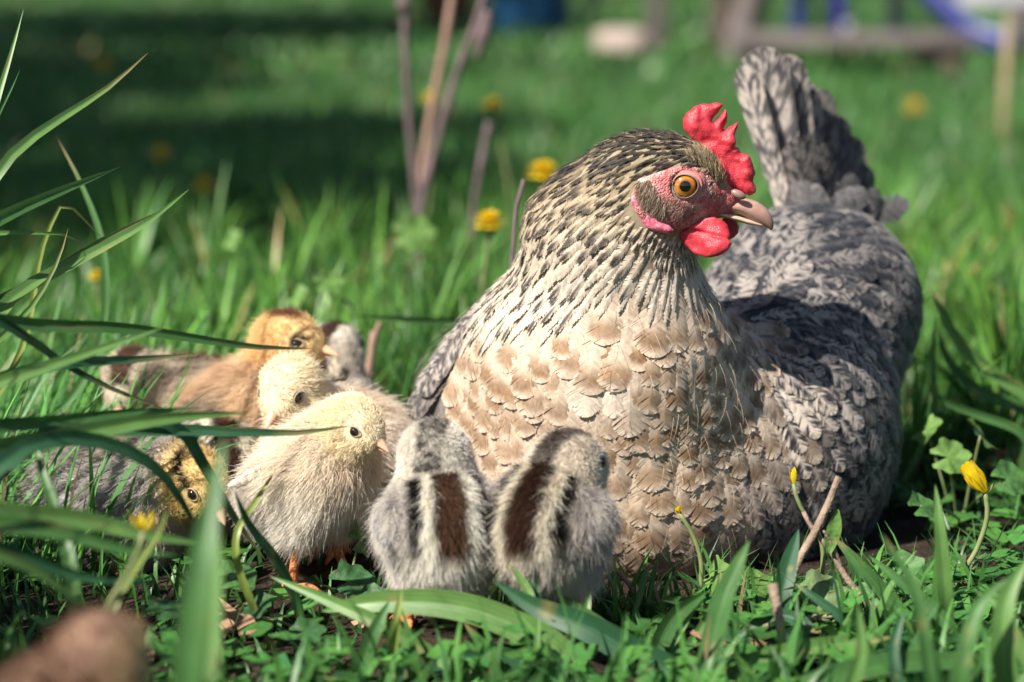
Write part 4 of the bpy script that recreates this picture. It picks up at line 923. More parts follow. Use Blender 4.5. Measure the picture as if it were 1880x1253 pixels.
def tuft(name_label, group, blades, base):
    root = empty('grass_tuft', base); tag(root, name_label, 'grass tuft', group)
    for pts, wpx, tint, rt in blades: blade(root, np.array(base), pts, wpx, tint, rt)
    return root
gz = lambda q: (q[0], q[1], -.004)
# left: long blades arching in from beyond the left edge
L0 = (-.235, -.26, 0.0)
tuft('broad arching blades sweeping in from the left edge across the chicks', None, [
    ([(-40, 830, -.22), (80, 810, -.20), (290, 770, -.18), (380, 762, -.17), (458, 758, -.16)], 34, LT, (-0.400, -0.260, -.004)),
    ([(-40, 785, -.20), (80, 775, -.18), (240, 757, -.16), (372, 750, -.15)], 24, MD, (-0.390, -0.230, -.004)),
    ([(-40, 830, -.17), (120, 800, -.16), (325, 790, -.14), (455, 794, -.13), (550, 795, -.12), (650, 781, -.11)], 22, DK, (-0.380, -0.210, -.004)),
    ([(-40, 585, -.16), (80, 598, -.14), (220, 602, -.12), (360, 622, -.10), (480, 638, -.08), (574, 640, -.06)], 20, MD, (-0.400, -0.190, -.004)),
    ([(-30, 712, -.20), (80, 675, -.19), (170, 645, -.18), (305, 600, -.17)], 26, LT, (-0.410, -0.250, -.004)),
    ([(-30, 705, -.16), (130, 666, -.14), (220, 662, -.12), (372, 650, -.10)], 22, DK, (-0.390, -0.200, -.004)),
    ([(-60, 560, -.16), (40, 612, -.15), (130, 675, -.13), (220, 720, -.12), (305, 752, -.11)], 18, DK, (-0.440, -0.180, -.004)),
    ([(-60, 905, -.24), (60, 815, -.22), (165, 808, -.20), (245, 832, -.19), (306, 880, -.18), (344, 940, -.17), (369, 982, -.16)], 28, DK, (-0.370, -0.270, -.004)),
    ([(-40, 900, -.18), (100, 790, -.16), (334, 790, -.14), (372, 850, -.13), (410, 917, -.12), (440, 965, -.11), (488, 1030, -.10)], 24, DK, (-0.370, -0.210, -.004)),
    ([(-40, 945, -.28), (60, 948, -.27), (150, 955, -.26), (280, 985, -.25), (384, 1000, -.24)], 40, LT, (-0.380, -0.310, -.004)),
    ([(-40, 960, -.30), (100, 975, -.29), (230, 1010, -.28), (330, 1020, -.27)], 34, MD, (-0.380, -0.330, -.004)),
    ([(-40, 1000, -.30), (60, 1030, -.29), (150, 1060, -.28), (290, 1070, -.27)], 30, DK, (-0.380, -0.340, -.004)),
    ([(-30, 1010, -.33), (60, 1045, -.32), (140, 1100, -.31), (200, 1130, -.30)], 22, LT, (-0.360, -0.360, -.004)),
], L0)
tuft('tall pale blades rising at the upper left edge of the lawn', None, [
    ([(-45, 420, -.05), (0, 310, -.04), (50, 260, -.03), (100, 225, -.02), (200, 160, .0), (271, 98, .02)], 20, LT, (-0.440, -0.070, -.004)),
    ([(-40, 300, -.04), (0, 165, -.03), (20, 100, -.02), (43, 18, -.01)], 17, LT, (-0.440, -0.060, -.004)),
    ([(-40, 290, -.02), (0, 205, -.02), (20, 165, -.02), (37, 128, -.01)], 12, MD, (-0.430, -0.040, -.004)),
    ([(-40, 425, -.08), (0, 400, -.07), (60, 372, -.06), (125, 345, -.05), (220, 307, -.03)], 28, MD, (-0.450, -0.100, -.004)),
    ([(-20, 600, -.05), (25, 545, -.03), (150, 475, -.01), (275, 405, .01), (347, 348, .03)], 22, LT, (-0.430, -0.060, -.004)),
    ([(-20, 560, -.03), (60, 520, -.02), (190, 440, .0), (300, 385, .02)], 16, MD, (-0.420, -0.030, -.004)),
    ([(190, 600, .10), (185, 435, .11), (150, 340, .12), (107, 257, .13)], 13, MD, (-0.340, 0.090, -.004)),
    ([(-20, 640, -.06), (60, 560, -.04), (110, 470, -.03), (125, 420, -.02)], 13, LT, (-0.420, -0.070, -.004)),
    ([(-30, 430, -.04), (60, 428, -.03), (110, 430, -.02), (172, 458, .0)], 10, LT, (-0.430, -0.050, -.004)),
    ([(40, 640, .02), (90, 420, .03), (110, 380, .03), (190, 440, .05)], 10, YL, (-0.380, 0.000, -.004)),
], (-.29, -.04, 0))
bx_ = P(340, 1300, -.50)
tuft('very blurred upright blades close to the camera at lower left', None, [
    ([(340, 1330, -.46), (375, 1010, -.45), (395, 900, -.44), (412, 800, -.43)], 46, MD, (bx_[0], -.46, -.004)),
    ([(372, 1330, -.42), (390, 1140, -.41), (392, 980, -.40), (380, 860, -.39)], 30, LT, (bx_[0] + .01, -.42, -.004)),
    ([(210, 1110, -.30), (250, 1040, -.29), (290, 980, -.28), (310, 930, -.27)], 12, YL, (-.16, -.30, -.004)),
    ([(128, 1035, -.24), (108, 955, -.23), (78, 868, -.22), (60, 800, -.21)], 22, MD, (-.19, -.25, -.004)),
    ([(440, 965, -.13), (470, 920, -.12), (508, 860, -.11)], 11, YL, (-.115, -.13, -.004)),
    ([(545, 1110, -.13), (500, 1020, -.15), (455, 960, -.16), (430, 900, -.17)], 16, DK, (-.10, -.12, -.004)),
], (bx_[0], -.46, 0))
g_ = lambda a, b: tuple(G(a, b)[:2]) + (-.004,)
tuft('strap like green blades lying before the two striped chicks', None, [
    ([(985, 1262, -.20), (905, 1243, -.195), (808, 1209, -.185), (712, 1153, -.18), (600, 1101, -.17), (495, 1058, -.16)], 24, LT, g_(1020, 1262)),
    ([(1085, 1250, -.19), (1060, 1230, -.18), (1010, 1183, -.175), (954, 1153, -.17), (860, 1118, -.165), (750, 1105, -.16), (637, 1112, -.155), (585, 1125, -.15)], 44, LT, g_(1110, 1275)),
    ([(1330, 1275, -.20), (1270, 1250, -.19), (1158, 1194, -.18), (1084, 1153, -.175), (972, 1108, -.165), (908, 1068, -.16)], 46, DK, g_(1400, 1290)),
    ([(985, 1200, -.165), (975, 1130, -.165), (970, 1090, -.16), (930, 1028, -.155)], 18, LT, g_(985, 1235)),
    ([(1000, 1200, -.16), (990, 1150, -.16), (983, 1097, -.155), (967, 1005, -.15)], 17, DK, g_(1000, 1225)),
    ([(1200, 1225, -.16), (1125, 1168, -.15), (1065, 1123, -.145), (1017, 1086, -.14)], 26, MD, g_(1240, 1235)),
    ([(1070, 1190, -.15), (1076, 1123, -.145), (1085, 1080, -.14)], 17, LT, g_(1068, 1225)),
    ([(650, 1275, -.20), (656, 1245, -.19), (690, 1153, -.185), (716, 1102, -.18)], 27, MD, g_(650, 1290)),
    ([(712, 1275, -.21), (715, 1240, -.205), (730, 1123, -.20), (738, 1078, -.195)], 16, YL, g_(712, 1300)),
    ([(960, 1275, -.20), (942, 1253, -.19), (898, 1198, -.18), (852, 1144, -.175)], 22, MD, g_(975, 1290)),
    ([(980, 1260, -.2), (985, 1200, -.2), (990, 1130, -.195)], 13, LT, g_(980, 1290)),
    ([(690, 1262, -.2), (760, 1225, -.19), (860, 1205, -.18), (980, 1215, -.175), (1080, 1235, -.17)], 30, DK, g_(660, 1275)),
    ([(590, 1262, -.2), (592, 1210, -.195), (600, 1170, -.19)], 26, MD, g_(588, 1290)),
], g_(1000, 1240)[:2] + (0,))
tuft('fresh blades sprouting in front of the hen, left of the twig', None, [
    ([(1195, 1215, -.15), (1203, 1198, -.15), (1233, 1138, -.145), (1298, 1086, -.14)], 28, MD, g_(1190, 1225)),
    ([(1205, 1220, -.15), (1240, 1165, -.145), (1275, 1115, -.14), (1295, 1100, -.14)], 18, LT, g_(1200, 1228)),
    ([(1215, 1210, -.15), (1250, 1190, -.145), (1290, 1172, -.14), (1320, 1170, -.135)], 18, MD, g_(1205, 1222)),
    ([(1255, 1200, -.145), (1300, 1130, -.14), (1315, 1090, -.135), (1324, 1045, -.13)], 13, LT, g_(1240, 1225)),
    ([(1290, 1260, -.22), (1297, 1236, -.215), (1332, 1090, -.205), (1376, 992, -.20)], 34, MD, g_(1288, 1300)),
    ([(1432, 1150, -.12), (1432, 1115, -.12), (1444, 1049, -.115), (1466, 972, -.11)], 30, DK, g_(1430, 1185)),
    ([(1690, 1165, -.11), (1652, 1124, -.105), (1577, 1036, -.10), (1530, 985, -.095)], 24, MD, g_(1705, 1185)),
    ([(1290, 1262, -.2), (1390, 1215, -.195), (1515, 1186, -.19), (1640, 1170, -.185)], 30, LT, g_(1270, 1285)),
    ([(1420, 1180, -.16), (1480, 1150, -.155), (1440, 1130, -.15), (1330, 1185, -.145)], 20, DK, g_(1430, 1215)),
    ([(1570, 1160, -.14), (1500, 1100, -.135), (1460, 1072, -.13)], 16, DK, g_(1590, 1195)),
    ([(1170, 1110, -.10), (1180, 1065, -.095), (1195, 1035, -.09)], 7, MD, g_(1166, 1160)),
    ([(1155, 1160, -.12), (1175, 1095, -.115), (1192, 1045, -.11)], 7, MD, g_(1150, 1180)),
], g_(1260, 1225)[:2] + (0,))
tuft('loose blurred blades at the lower right corner', None, [
    ([(1760, 1170, -.16), (1702, 1107, -.155), (1640, 1057, -.15), (1594, 1020, -.145)], 20, MD, g_(1775, 1195)),
    ([(1735, 1080, -.16), (1731, 1032, -.16), (1724, 960, -.16), (1717, 890, -.155)], 22, LT, g_(1738, 1200)),
    ([(1710, 1260, -.28), (1702, 1207, -.28), (1681, 1090, -.275), (1618, 980, -.27)], 22, MD, g_(1715, 1330)),
    ([(1850, 1262, -.26), (1840, 1180, -.26), (1850, 1090, -.255), (1890, 1020, -.25)], 36, LT, g_(1850, 1320)),
    ([(1760, 1262, -.28), (1775, 1190, -.28), (1800, 1110, -.275), (1850, 1060, -.27)], 30, MD, g_(1750, 1330)),
    ([(1560, 1265, -.27), (1580, 1200, -.27), (1575, 1110, -.265)], 22, LT, g_(1560, 1330)),
    ([(1480, 1265, -.25), (1580, 1230, -.24), (1700, 1215, -.23), (1880, 1225, -.22)], 34, MD, g_(1460, 1290)),
    ([(1900, 1240, -.24), (1860, 1160, -.235), (1830, 1110, -.23), (1790, 1085, -.225)], 24, LT, g_(1915, 1290)),
    ([(1650, 1265, -.24), (1640, 1190, -.235), (1660, 1120, -.23)], 20, DK, g_(1650, 1300)),
], g_(1760, 1240)[:2] + (0,))
tuft('long bent blades leaning out of the lawn right of the hen', None, [
    ([(1900, 740, .22), (1830, 690, .22), (1770, 640, .215), (1705, 525, .21)], 20, LT, (.31, .22, -.004)),
    ([(1890, 760, .24), (1800, 720, .24), (1740, 660, .235), (1720, 600, .23)], 18, MD, (.30, .24, -.004)),
    ([(1880, 800, .16), (1790, 760, .16), (1730, 735, .155), (1700, 700, .15)], 14, MD, (.30, .16, -.004)),
    ([(1715, 750, .2), (1712, 660, .2), (1718, 580, .2)], 10, LT, (.235, .2, -.004)),
], (.30, .22, 0))
tuft('lone dry tipped blade pointing left beside the hen', None, [([(850, 592, .28), (780, 590, .27), (720, 584, .26), (640, 582, .25)], 12, MD, (-.03, .30, -.004))], (-.03, .30, 0))

# ---- flowers
def tubeobj(name, pts, rad, m, parent, org, n=8):
    V, F = tube(smooth_path(pts, 14), np.interp(np.linspace(0, 1, 14), np.linspace(0, 1, len(rad)), rad), n); return link_mesh(name, np.array(V) - org, F, m, parent)
def dandelion(pxx, py, Y, rpx, label, droop=0.0, green=True):
    top = P(pxx, py, Y); g = np.array([top[0] + rng.normal() * .012, Y + .005, 0.0]); root = empty('dandelion', g); tag(root, label, 'dandelion', 'dandelions in the lawn')
    tubeobj('stem', [g, (g + top) / 2 + [rng.normal() * .006, 0, 0], top - [0, 0, .006]], [.0022, .0018, .0016], M['stem'], root, g)
    r = rpx * S(Y); V = []; F = []
    for ring, (n_, rr, el) in enumerate([(24, .95, -.15), (26, 1.0, .2), (24, .92, .55), (20, .85, .85), (14, .8, 1.15), (8, .75, 1.4)]):
        for i in range(n_):
            a = 2 * math.pi * (i + .4 * ring) / n_ + rng.normal() * .05; ln_ = r * rr * rng.uniform(.85, 1.1); d = np.array([math.cos(a) * math.cos(el), math.sin(a) * math.cos(el), math.sin(el)]); s_ = np.array([-math.sin(a), math.cos(a), 0]) * r * .11
            b = top - [0, 0, r * .25]; up_ = np.array([0, 0, r * .10]); o_ = len(V)
            V += [b - s_ * .5, b + s_ * .5, b + d * ln_ * .6 + s_ + up_, b + d * ln_ * .6 - s_ + up_, b + d * ln_ + s_ * .7, b + d * ln_ - s_ * .7]; F += [[o_, o_ + 1, o_ + 2, o_ + 3], [o_ + 3, o_ + 2, o_ + 4, o_ + 5]]
    link_mesh('flower_head', np.array(V) - g, F, M['petal'], root)
    Vc, Fc = tube([top - [0, 0, r * .9], top - [0, 0, r * .6], top - [0, 0, r * .2]], np.array([.25, .42, .35]) * r, 10); link_mesh('calyx', np.array(Vc) - g, Fc, M['stem'], root)
dandelion(998, 312, .62, 34, 'yellow dandelion touching the back of the hen neck')
dandelion(899, 404, .46, 32, 'yellow dandelion lower and left of the one by the hen neck')
dandelion(793, 178, 1.15, 21, 'dandelion in front of the pale dead stem')
dandelion(905, 190, 1.05, 20, 'dandelion on the dark stem right of the dead stems')
dandelion(296, 280, 1.4, 22, 'dim dandelion in the shade, upper of the two on the left')
dandelion(374, 340, 1.22, 28, 'dim dandelion in the shade, lower of the two on the left')
dandelion(176, 505, .55, 15, 'small yellow flower low in the grass above the chicks')
dandelion(190, 118, 2.4, 20, 'far dandelion faint in the dark upper left lawn')
dandelion(1680, 195, 3.0, 22, 'far dandelion faint in the lawn right of the tail')
def ring_petals(c, axis, n_, ln_, wd_, open_, org):
    ax_ = unit(np.array(axis, float)); u_ = unit(np.cross(ax_, [.3, .9, .1])); w_ = np.cross(ax_, u_); objs = []
    for i in range(n_):
        a = 2 * math.pi * i / n_; d = u_ * math.cos(a) + w_ * math.sin(a); s_ = np.cross(ax_, d); V = []
        for k, t in enumerate(np.linspace(0, 1, 7)):
            r = ln_ * (.10 + open_ * math.sin(t * 2.0) * .5); hw = wd_ * math.sin(math.pi * (.12 + .8 * t)) / 2
            for u in (-1, 0, 1): V.append(c + ax_ * ln_ * t + d * r + s_ * hw * u - d * hw * .35 * abs(u))
        F = [[k * 3 + j, k * 3 + j + 1, k * 3 + j + 4, k * 3 + j + 3] for k in range(6) for j in range(2)]; objs.append((np.array(V) - org, F))
    return objs
def celandine(label, stem, rad, top_axis, n_, ln_, wd_, open_, leaf=None):
    pts = [P(*q) for q in stem]; g = np.array([pts[0][0], pts[0][1], 0]); root = empty('celandine', g); tag(root, label, 'flower', 'lesser celandines')
    tubeobj('stem', [g + [0, 0, -.003]] + pts, rad, M['stem'], root, g)
    for V, F in ring_petals(pts[-1], top_axis, n_, ln_, wd_, open_, g): link_mesh('petal', V, F, M['petal'], root)
    for V, F in ring_petals(pts[-1] - unit(np.array(top_axis, float)) * ln_ * .05, np.array(top_axis) + [.5, -.2, 0], 2, ln_ * .45, wd_ * .6, .9, g): link_mesh('sepal', V, F, M['stem'], root)
    return root
celandine('closed yellow celandine bud on a curved stalk right of the hen', [(1762, 1070, -.03), (1795, 1005, -.03), (1813, 940, -.03), (1808, 902, -.03)], [.0016, .0014, .0013], (-.55, -.1, .75), 8, .0175, .0085, .32)
celandine('half open celandine with few petals standing against the hen flank', [(1500, 975, -.075), (1478, 945, -.075), (1460, 905, -.075), (1457, 888, -.075)], [.0014, .0012, .0010], (-.1, 0, 1), 3, .0080, .0030, .25)
celandine('petal less celandine head on a thin stalk before the breast', [(1286, 1085, -.08), (1287, 1030, -.08), (1268, 975, -.08), (1247, 942, -.08)], [.0013, .0012, .0011], (-.3, -.3, 1), 6, .0035, .0032, .5)
celandine('blurred yellow star flower among the front left blades', [(200, 1110, -.30), (235, 1050, -.30), (258, 1000, -.30), (264, 975, -.30)], [.0014, .0012, .0011], (0, 0, 1), 7, .0070, .0020, 1.3)

# ---- leafy weeds with lobed leaves
def leaf_plant(label, leaves, org):
    root = empty('leafy_weed', org); tag(root, label, 'weed', 'lobed weeds in front of the hen'); org = np.array(org)
    for (lx, ly, Y, rpx, az, tilt, tint) in leaves:
        c = P(lx, ly, Y); r = rpx * S(Y); m = 27; a = np.linspace(-2.8, 2.8, m); V = [np.zeros(3)]; rings = (.5, 1.0)
        for q in rings:
            rr = r * q * (1 + (.10 * np.cos(a * 7) + .04 * rng.normal(size=m)) * q) * (.9 + .12 * np.cos(a))
            for t, r_ in zip(a, rr): V.append(np.array([r_ * math.cos(t), r_ * math.sin(t), .16 * r * q * q * math.cos(t * 3.5) + .10 * r * q * abs(math.sin(t))]))
        V = np.array(V); F = [[0, 1 + j, 2 + j] for j in range(m - 1)] + [[1 + j, 1 + m + j, 2 + m + j, 2 + j] for j in range(m - 1)]
        R = np.array(Matrix.Rotation(az, 3, 'Z') @ Matrix.Rotation(tilt, 3, 'X')); V = V @ R.T + c
        vein = 1 + .22 * np.cos(np.r_[0, a, a] * 7) * np.r_[1, np.ones(2 * m)]
        lf = link_mesh('leaf', V - org, F, M['leaf'], root, np.array(tint) * vein[:, None])
        b = np.array([org[0] + rng.normal() * .004, org[1], -.003]); tubeobj('leaf_stalk', [b, (b + c) / 2 + [0, 0, .004], c], [.0010, .0008, .0007], M['stem'], root, org, 6)
g0 = lambda a, b: tuple(G(a, b)[:2]) + (0.0,)
gl, gm, gd = (.115, .22, .055), (.065, .16, .045), (.035, .10, .035)
leaf_plant('lobed weed with pale leaves at the foot of the hen breast', [(1305, 1062, -.07, 48, -1.2, .9, gl), (1385, 1078, -.08, 46, .6, .8, gl), (1340, 1100, -.09, 30, 2.2, .5, gm)], g0(1335, 1120))
leaf_plant('lobed weed with greyish leaves under the leaning twig', [(1505, 1098, -.10, 58, .2, .8, (.14, .20, .09)), (1590, 1105, -.09, 46, -.5, .9, gm), (1450, 1150, -.13, 36, 2.0, .6, gd), (1560, 1150, -.13, 40, -2, .6, gm)], g0(1520, 1150))
leaf_plant('dark glossy weed between the standing cream chick and the striped chick', [(640, 1068, -.07, 46, .3, .7, gd), (590, 1075, -.08, 36, 2.4, .6, gd), (680, 1100, -.09, 34, -.6, .7, gd), (660, 990, -.03, 40, 1.2, 1.2, gm)], g0(630, 1105))
leaf_plant('weed with scalloped leaves below the yellow celandine bud', [(1720, 1065, -.05, 46, .4, .9, gm), (1655, 1055, -.04, 50, -.6, 1.0, gm), (1775, 1050, -.04, 38, 1.5, 1.2, (.16, .22, .11)), (1740, 1120, -.10, 40, -2, .6, gd), (1830, 1110, -.08, 40, 1.0, .7, gd)], g0(1730, 1115))
leaf_plant('weed leaves in the shadow under the front left blades', [(430, 1060, -.11, 44, .5, .6, gm), (355, 1075, -.12, 46, 2.0, .6, gm), (470, 1110, -.13, 34, -.6, .7, gd), (300, 1120, -.16, 40, 1.1, .5, gd), (560, 1160, -.14, 36, .2, .5, gd)], g0(410, 1130))
leaf_plant('small weed beside the cut twig at the bottom', [(1345, 1180, -.15, 36, .4, .7, gd), (1420, 1205, -.16, 40, -1.0, .6, gd), (1290, 1215, -.17, 36, 1.9, .6, gm)], g0(1350, 1215))
leaf_plant('round leaved weed growing in the sun right of the hen', [(1740, 840, .08, 40, .2, 1.0, gl), (1800, 800, .10, 44, 1.5, .9, gl), (1700, 790, .12, 34, -1.2, .8, gl), (1850, 880, .06, 40, .5, 1.0, gm), (1690, 930, .03, 34, .8, .8, gm)], g0(1760, 965))
leaf_plant('bright leaved weed in the lawn behind the orange chick', [(600, 520, .36, 30, .5, .9, gl), (545, 545, .34, 26, -.8, .8, gl), (640, 560, .32, 26, 1.6, .8, gl)], (-.10, .35, 0))
leaf_plant('pale broad leaved plant under the dead stems', [(755, 430, .62, 42, .3, 1.1, gl), (715, 455, .60, 32, 1.8, .9, gl), (425, 440, .60, 22, -.7, 1.0, gl)], (-.09, .62, 0))

# ---- twigs and dead stems
def twig(label, paths, m, name='twig', cat='twig', group=None):
    pts0 = P(*paths[0][0][0]); org = np.array([pts0[0], pts0[1], 0]); root = empty(name, org); tag(root, label, cat, group)
    for i, (pp, rad, *rt) in enumerate(paths):
        q = [P(*a) for a in pp]
        if rt: q = [np.array(rt[0])] + q
        tubeobj('stalk' if i == 0 else 'side_shoot', q, rad, m, root, org)
    return root
twig('dry broken twig leaning up against the hen flank', [([(1462, 1040, -.09), (1500, 970, -.085), (1525, 915, -.08), (1540, 876, -.08)], [.0016, .0019, .0021, .0017], g_(1450, 1150))], M['twig'])
twig('bent brown stalk running down right from the celandine to the soil', [([(1612, 1128, -.095), (1560, 1070, -.09), (1520, 1005, -.085), (1486, 962, -.08), (1475, 940, -.078)], [.0022, .0018, .0015, .0013, .0012]), ([(1545, 1040, -.088), (1528, 1000, -.09), (1512, 975, -.092)], [.0009, .0008, .0006])], M['twig'])
tw = COL.objects['twig.001']; lc = P(1520, 968, -.09); V_ = []; F_ = []
for i, t in enumerate(np.linspace(0, 1, 9)):
    for u in (-1, -.4, .4, 1): V_.append(lc + np.array([.0005 + .004 * u * math.sin(math.pi * (t * .85 + .1)) + .004 * t, -.0015 * abs(u), -.013 + .022 * t]))
F_ = [[i * 4 + j, i * 4 + j + 1, i * 4 + j + 5, i * 4 + j + 4] for i in range(8) for j in range(3)]
link_mesh('leaf', np.array(V_) - np.array(tw.location), F_, M['leaf'], tw, np.tile(gl, (len(V_), 1)))
twig('short dark stub standing in the front grass', [([(1437, 1190, -.18), (1428, 1120, -.178), (1418, 1072, -.175)], [.0022, .0020, .0024], g_(1440, 1240))], M['twig'])
twig('pale straw lying flat on the soil at the bottom', [([(1385, 1155, -.115), (1450, 1140, -.112), (1535, 1130, -.11)], [.0014, .0016, .0012])], M['twig'])
twig('grey brown stem lying between the striped chick and the hen', [([(1180, 1125, -.09), (1160, 1080, -.07), (1130, 1045, -.05)], [.0013, .0013, .0010])], M['dead_stem'])
twig('pale dead plant stalk standing behind the chicks', [([(672, 720, .30), (682, 650, .30), (686, 610, .30)], [.0034, .0036, .0022], (-.085, .30, -.004)), ([(684, 640, .30), (690, 612, .30), (698, 592, .30)], [.0020, .0022, .0012])], M['pale_stem'], 'dead_stalk', 'dead stalk')
D = 'dead stalks in the lawn'
twig('leftmost upright grey dead stalk behind the lawn belt', [([(762, 330, .95), (752, 230, .95), (744, 100, .95), (742, -60, .95)], [.0036, .0036, .0034, .0033], (-.085, .95, -.004)), ([(743, 30, .95), (741, 10, .95), (742, -10, .95)], [.003, .0075, .003])], M['dead_stem'], 'dead_stalk', 'dead stalk', D)
twig('pinkish dead stalk leaning right in sunlight', [([(775, 320, 1.0), (795, 190, 1.0), (815, 90, 1.0), (838, -60, 1.0)], [.0034, .0037, .0037, .0037], (-.085, 1.0, -.004))], M['pale_stem'], 'dead_stalk', 'dead stalk', D)
twig('long grey dead stalk leaning right from the thick weed clump', [([(768, 400, .85), (800, 270, .85), (840, 130, .85), (875, 40, .85), (905, -60, .85)], [.0040, .0040, .0037, .0034, .0033], (-.085, .85, -.004)), ([(875, 110, .85), (888, 60, .85), (895, 20, .85)], [.002, .007, .005])], M['dead_stem'], 'dead_stalk', 'dead stalk', D)
twig('short grey dead stalk below the dandelion', [([(868, 400, .9), (885, 290, .9), (898, 225, .9)], [.0026, .0026, .0034], (-.03, .9, -.004))], M['dead_stem'], 'dead_stalk', 'dead stalk', D)
twig('thin curved dead shoot rising beside the hen neck', [([(938, 520, .16), (945, 420, .16), (952, 360, .16), (962, 330, .16)], [.0018, .0018, .0016, .0012], (.0, .16, -.004))], M['dead_stem'], 'dead_stalk', 'dead stalk')
# big curled dead leaves
def dead_leaf(pxx, py, r, az, label, tint, Y=None):
    c = G(pxx, py); root_c = np.array([c[0], c[1], .004]); m = 15; a = np.linspace(0, 2 * math.pi, m, endpoint=False); V = [np.zeros(3)]
    for q in (.5, 1.0):
        for t in a: V.append(np.array([r * q * math.cos(t), r * q * .6 * math.sin(t) * (1 + .2 * math.cos(5 * t)), r * (.35 * q * q * abs(math.sin(t)) + .06 * rng.normal() + .1)]))
    F = [[0, 1 + j, 1 + (j + 1) % m] for j in range(m)] + [[1 + j, 1 + m + j, 1 + m + (j + 1) % m, 1 + (j + 1) % m] for j in range(m)]
    o_ = link_mesh('dead_leaf', V, F, M['dead_leaf'], cols=np.tile(tint, (len(V), 1)), loc=root_c); o_.rotation_euler = (.2, .1, az); tag(o_, label, 'dead leaf', 'big dead leaves')
dead_leaf(1872, 880, .024, .4, 'curled rust brown leaf at the right edge', (.20, .085, .035))
dead_leaf(40, 930, .020, -.5, 'dry buff leaf on the soil at the left edge', (.26, .19, .13))
dead_leaf(445, 930, .012, 1.2, 'small dry leaf between the grey chick and the cream chick', (.28, .20, .12))
dead_leaf(1705, 470, .045, .1, 'dark purplish dead leaf lying on the far lawn', (.12, .085, .09))
dead_leaf(1560, 600, .02, .1, 'dead leaf behind the hen rump', (.2, .12, .08))

# ================================================================== FAR THINGS (all out of focus)
def at_ground(pxx, py): return G(pxx, py)
def place(name, pxx, py, label, cat):
    g = at_ground(pxx, py); r = empty(name, (g[0], g[1], 0)); tag(r, label, cat); return r, g, np.hypot(g[1] - CAM[1], 0) / FPX
# blue barrel
r, g, s = place('water_barrel', 972, 62, 'dark blue plastic water barrel at the top edge of the lawn', 'barrel')
R0 = 76 * s; prof = [(0, .0), (.92, .0), (1, .03), (1, .18), (1.04, .2), (1.04, .23), (1, .25), (1, .45), (1.04, .47), (1.04, .5), (1, .52), (1, .72), (.9, .78), (.86, .78), (.84, .74), (0, .74)]
V = [[R0 * a * math.cos(t), R0 * a * math.sin(t), b] for a, b in prof for t in np.linspace(0, 2 * math.pi, 32, endpoint=False)]; F = [[i * 32 + j, i * 32 + (j + 1) % 32, (i + 1) * 32 + (j + 1) % 32, (i + 1) * 32 + j] for i in range(len(prof) - 1) for j in range(32)]
link_mesh('barrel_shell', V, F, M['blue_plastic'], r)
V, F = tube([(R0 * .5, 0, .77), (R0 * .5, 0, .80)], [.03, .03], 14); link_mesh('bung', V, F, M['violet_plastic'], r)
# stone
r, g, s = place('stone', 1142, 103, 'pale pinkish stone block lying on the lawn edge', 'stone')
bm = bmesh.new(); bmesh.ops.create_icosphere(bm, subdivisions=4, radius=1)
V = np.array([v.co[:] for v in bm.verts]); F = [[v.index for v in f.verts] for f in bm.faces]; bm.free()
V = np.sign(V) * np.abs(V) ** .6; V = V * (1 + .22 * (vnoise(V, 1.7, 3) - .5)[:, None]) * np.array([50 * s, 40 * s, 27 * s]) + [0, 0, 22 * s]; link_mesh('rock', V, F, M['stone'], r)
# posts
r, g, s = place('wooden_post', 1205, 105, 'dark upright wooden post beside the pale stone', 'post'); link_mesh('shaft', *box((0, 0, .45), (32 * s, 32 * s, .95)), M['wood'], r); link_mesh('cap', *box((0, 0, .94), (38 * s, 38 * s, .03)), M['dark_wood'], r)
r, g, s = place('wooden_prop', 1075, 60, 'thin brown prop leaning left of the pale stone', 'prop'); link_mesh('shaft', *beam((0, 0, -.02), (.16, 0, .8), 20 * s, 20 * s), M['wood'], r); link_mesh('cross_peg', *beam((.06, -.04, .36), (.06, .04, .36), .015, .015), M['dark_wood'], r)
# sitting platform / see-saw board
r, g, s = place('low_bench', 1555, 135, 'low grey plank bench standing across the far lawn', 'bench')
for k in range(3): link_mesh('plank', *box((0, (k - 1) * .115, 62 * s), (430 * s, .105, 22 * s)), M['wood'], r)
for k in (-1, 1): link_mesh('leg', *box((k * 170 * s, 0, 25 * s), (.05, .30, 52 * s)), M['dark_wood'], r)
for k in (-1, 1): link_mesh('batten', *box((k * 120 * s, 0, 48 * s), (.05, .32, .02)), M['dark_wood'], r)
# A frame of the swing
r, g, s = place('swing_frame', 1345, 115, 'weathered wooden swing frame with leaning legs behind the bench', 'swing frame')
link_mesh('leg', *beam((0, 0, -.03), (.55, .45, 1.9), .07, .07), M['wood'], r); link_mesh('leg', *beam((1.1, .9, -.03), (.55, .45, 1.9), .07, .07), M['wood'], r)
link_mesh('post', *beam((.04, .8, -.03), (.04, .8, 1.9), .07, .07), M['dark_wood'], r)
link_mesh('top_beam', *beam((-.1, .45, 1.9), (2.2, .45, 1.9), .08, .08), M['wood'], r)
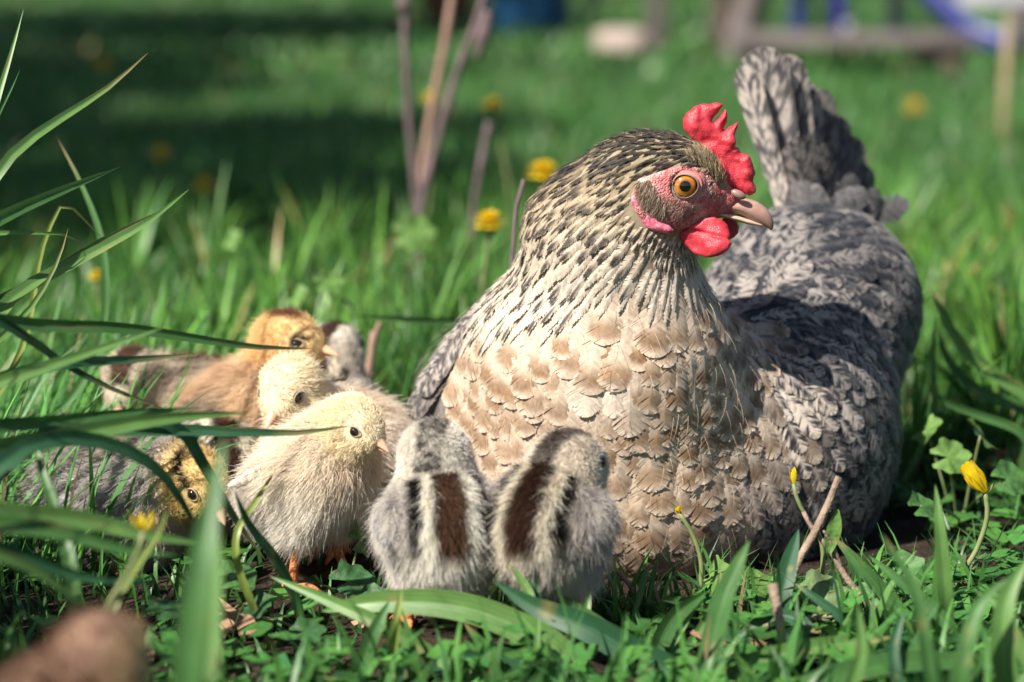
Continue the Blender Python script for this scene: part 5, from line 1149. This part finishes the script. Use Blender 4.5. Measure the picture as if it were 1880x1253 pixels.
# blue play chair legs
r, g, s = place('blue_chair', 1500, 85, 'violet blue plastic chair on the far side of the bench', 'chair')
for dx in (-26, 40):
    for dy in (0, .22): link_mesh('leg', *beam((dx * s, dy, 0), (dx * s * .85, dy, 110 * s), 24 * s, .03), M['violet_plastic'], r)
link_mesh('seat', *box((5 * s, .11, 118 * s), (110 * s, .28, 14 * s)), M['violet_plastic'], r); link_mesh('backrest', *box((5 * s, .24, 210 * s), (104 * s, .03, 130 * s)), M['violet_plastic'], r)
for nm_, xx, yy, lab in (('white_pole', 1642, 78, 'white metal pole with a round foot behind the bench'), ('white_pole', 1545, 70, 'slim white pole beside the blue chair')):
    r, g, s = place(nm_, xx, yy, lab, 'pole'); V, F = tube([(0, 0, 0), (0, 0, 1.2)], [16 * s, 14 * s], 14); link_mesh('shaft', V, F, M['white_paint'], r); V, F = sphere((0, 0, 14 * s), (22 * s, 22 * s, 20 * s)); link_mesh('foot', V, F, M['white_paint'], r)
# slide
r, g, s = place('slide', 1850, 112, 'blue plastic slide with pale side panel at the upper right', 'slide')
pth = smooth_path([(0, 0, 22 * s), (-50 * s, .05, 30 * s), (-110 * s, .10, 80 * s), (-190 * s, .2, 190 * s), (-300 * s, .3, 380 * s)], 16); wv = np.array([0, 1, 0]) * 60 * s
V = []
for q in pth:
    for o_, h_ in ((-1, 34 * s), (-.95, 0), (0, -6 * s), (.95, 0), (1, 34 * s)): V.append(q + wv * o_ + np.array([0, 0, h_]))
F = [[i * 5 + j, i * 5 + j + 1, (i + 1) * 5 + j + 1, (i + 1) * 5 + j] for i in range(15) for j in range(4)]; ch = link_mesh('chute', V, F, M['violet_plastic'], r)
md = ch.modifiers.new('thickness', 'SOLIDIFY'); md.thickness = .012
link_mesh('side_panel', *box((10 * s, .25, 150 * s), (150 * s, .03, 110 * s)), M['white_paint'], r); link_mesh('ladder_post', *beam((40 * s, .2, 0), (40 * s, .2, 100 * s), .03, .03), M['wood'], r)
# stake
r, g, s = place('garden_stake', 1838, 288, 'thin pale wooden stake standing in the lawn right of the tail', 'stake'); link_mesh('shaft', *beam((0, 0, -.02), (.004, 0, 245 * s), 13 * s, 13 * s), M['pale_wood'], r); link_mesh('tip', *beam((.004, 0, 245 * s), (.0045, 0, 262 * s), 9 * s, 9 * s), M['pale_wood'], r)
# clay pot
r, g, s = place('clay_pot', 822, 46, 'terracotta clay pot at the top of the lawn', 'pot')
prof = [(0, 0), (.62, 0), (.85, .75), (1, .76), (1, 1), (.86, 1), (.78, .8), (0, .7)]; V = [[70 * s * a * math.cos(t), 70 * s * a * math.sin(t), 125 * s * b] for a, b in prof for t in np.linspace(0, 2 * math.pi, 28, endpoint=False)]
link_mesh('pot', V, [[i * 28 + j, i * 28 + (j + 1) % 28, (i + 1) * 28 + (j + 1) % 28, (i + 1) * 28 + j] for i in range(len(prof) - 1) for j in range(28)], M['clay'], r)
V, F = sphere((0, 0, 92 * s), (52 * s, 52 * s, 6 * s)); link_mesh('potting_soil', V, F, M['soil'], r)
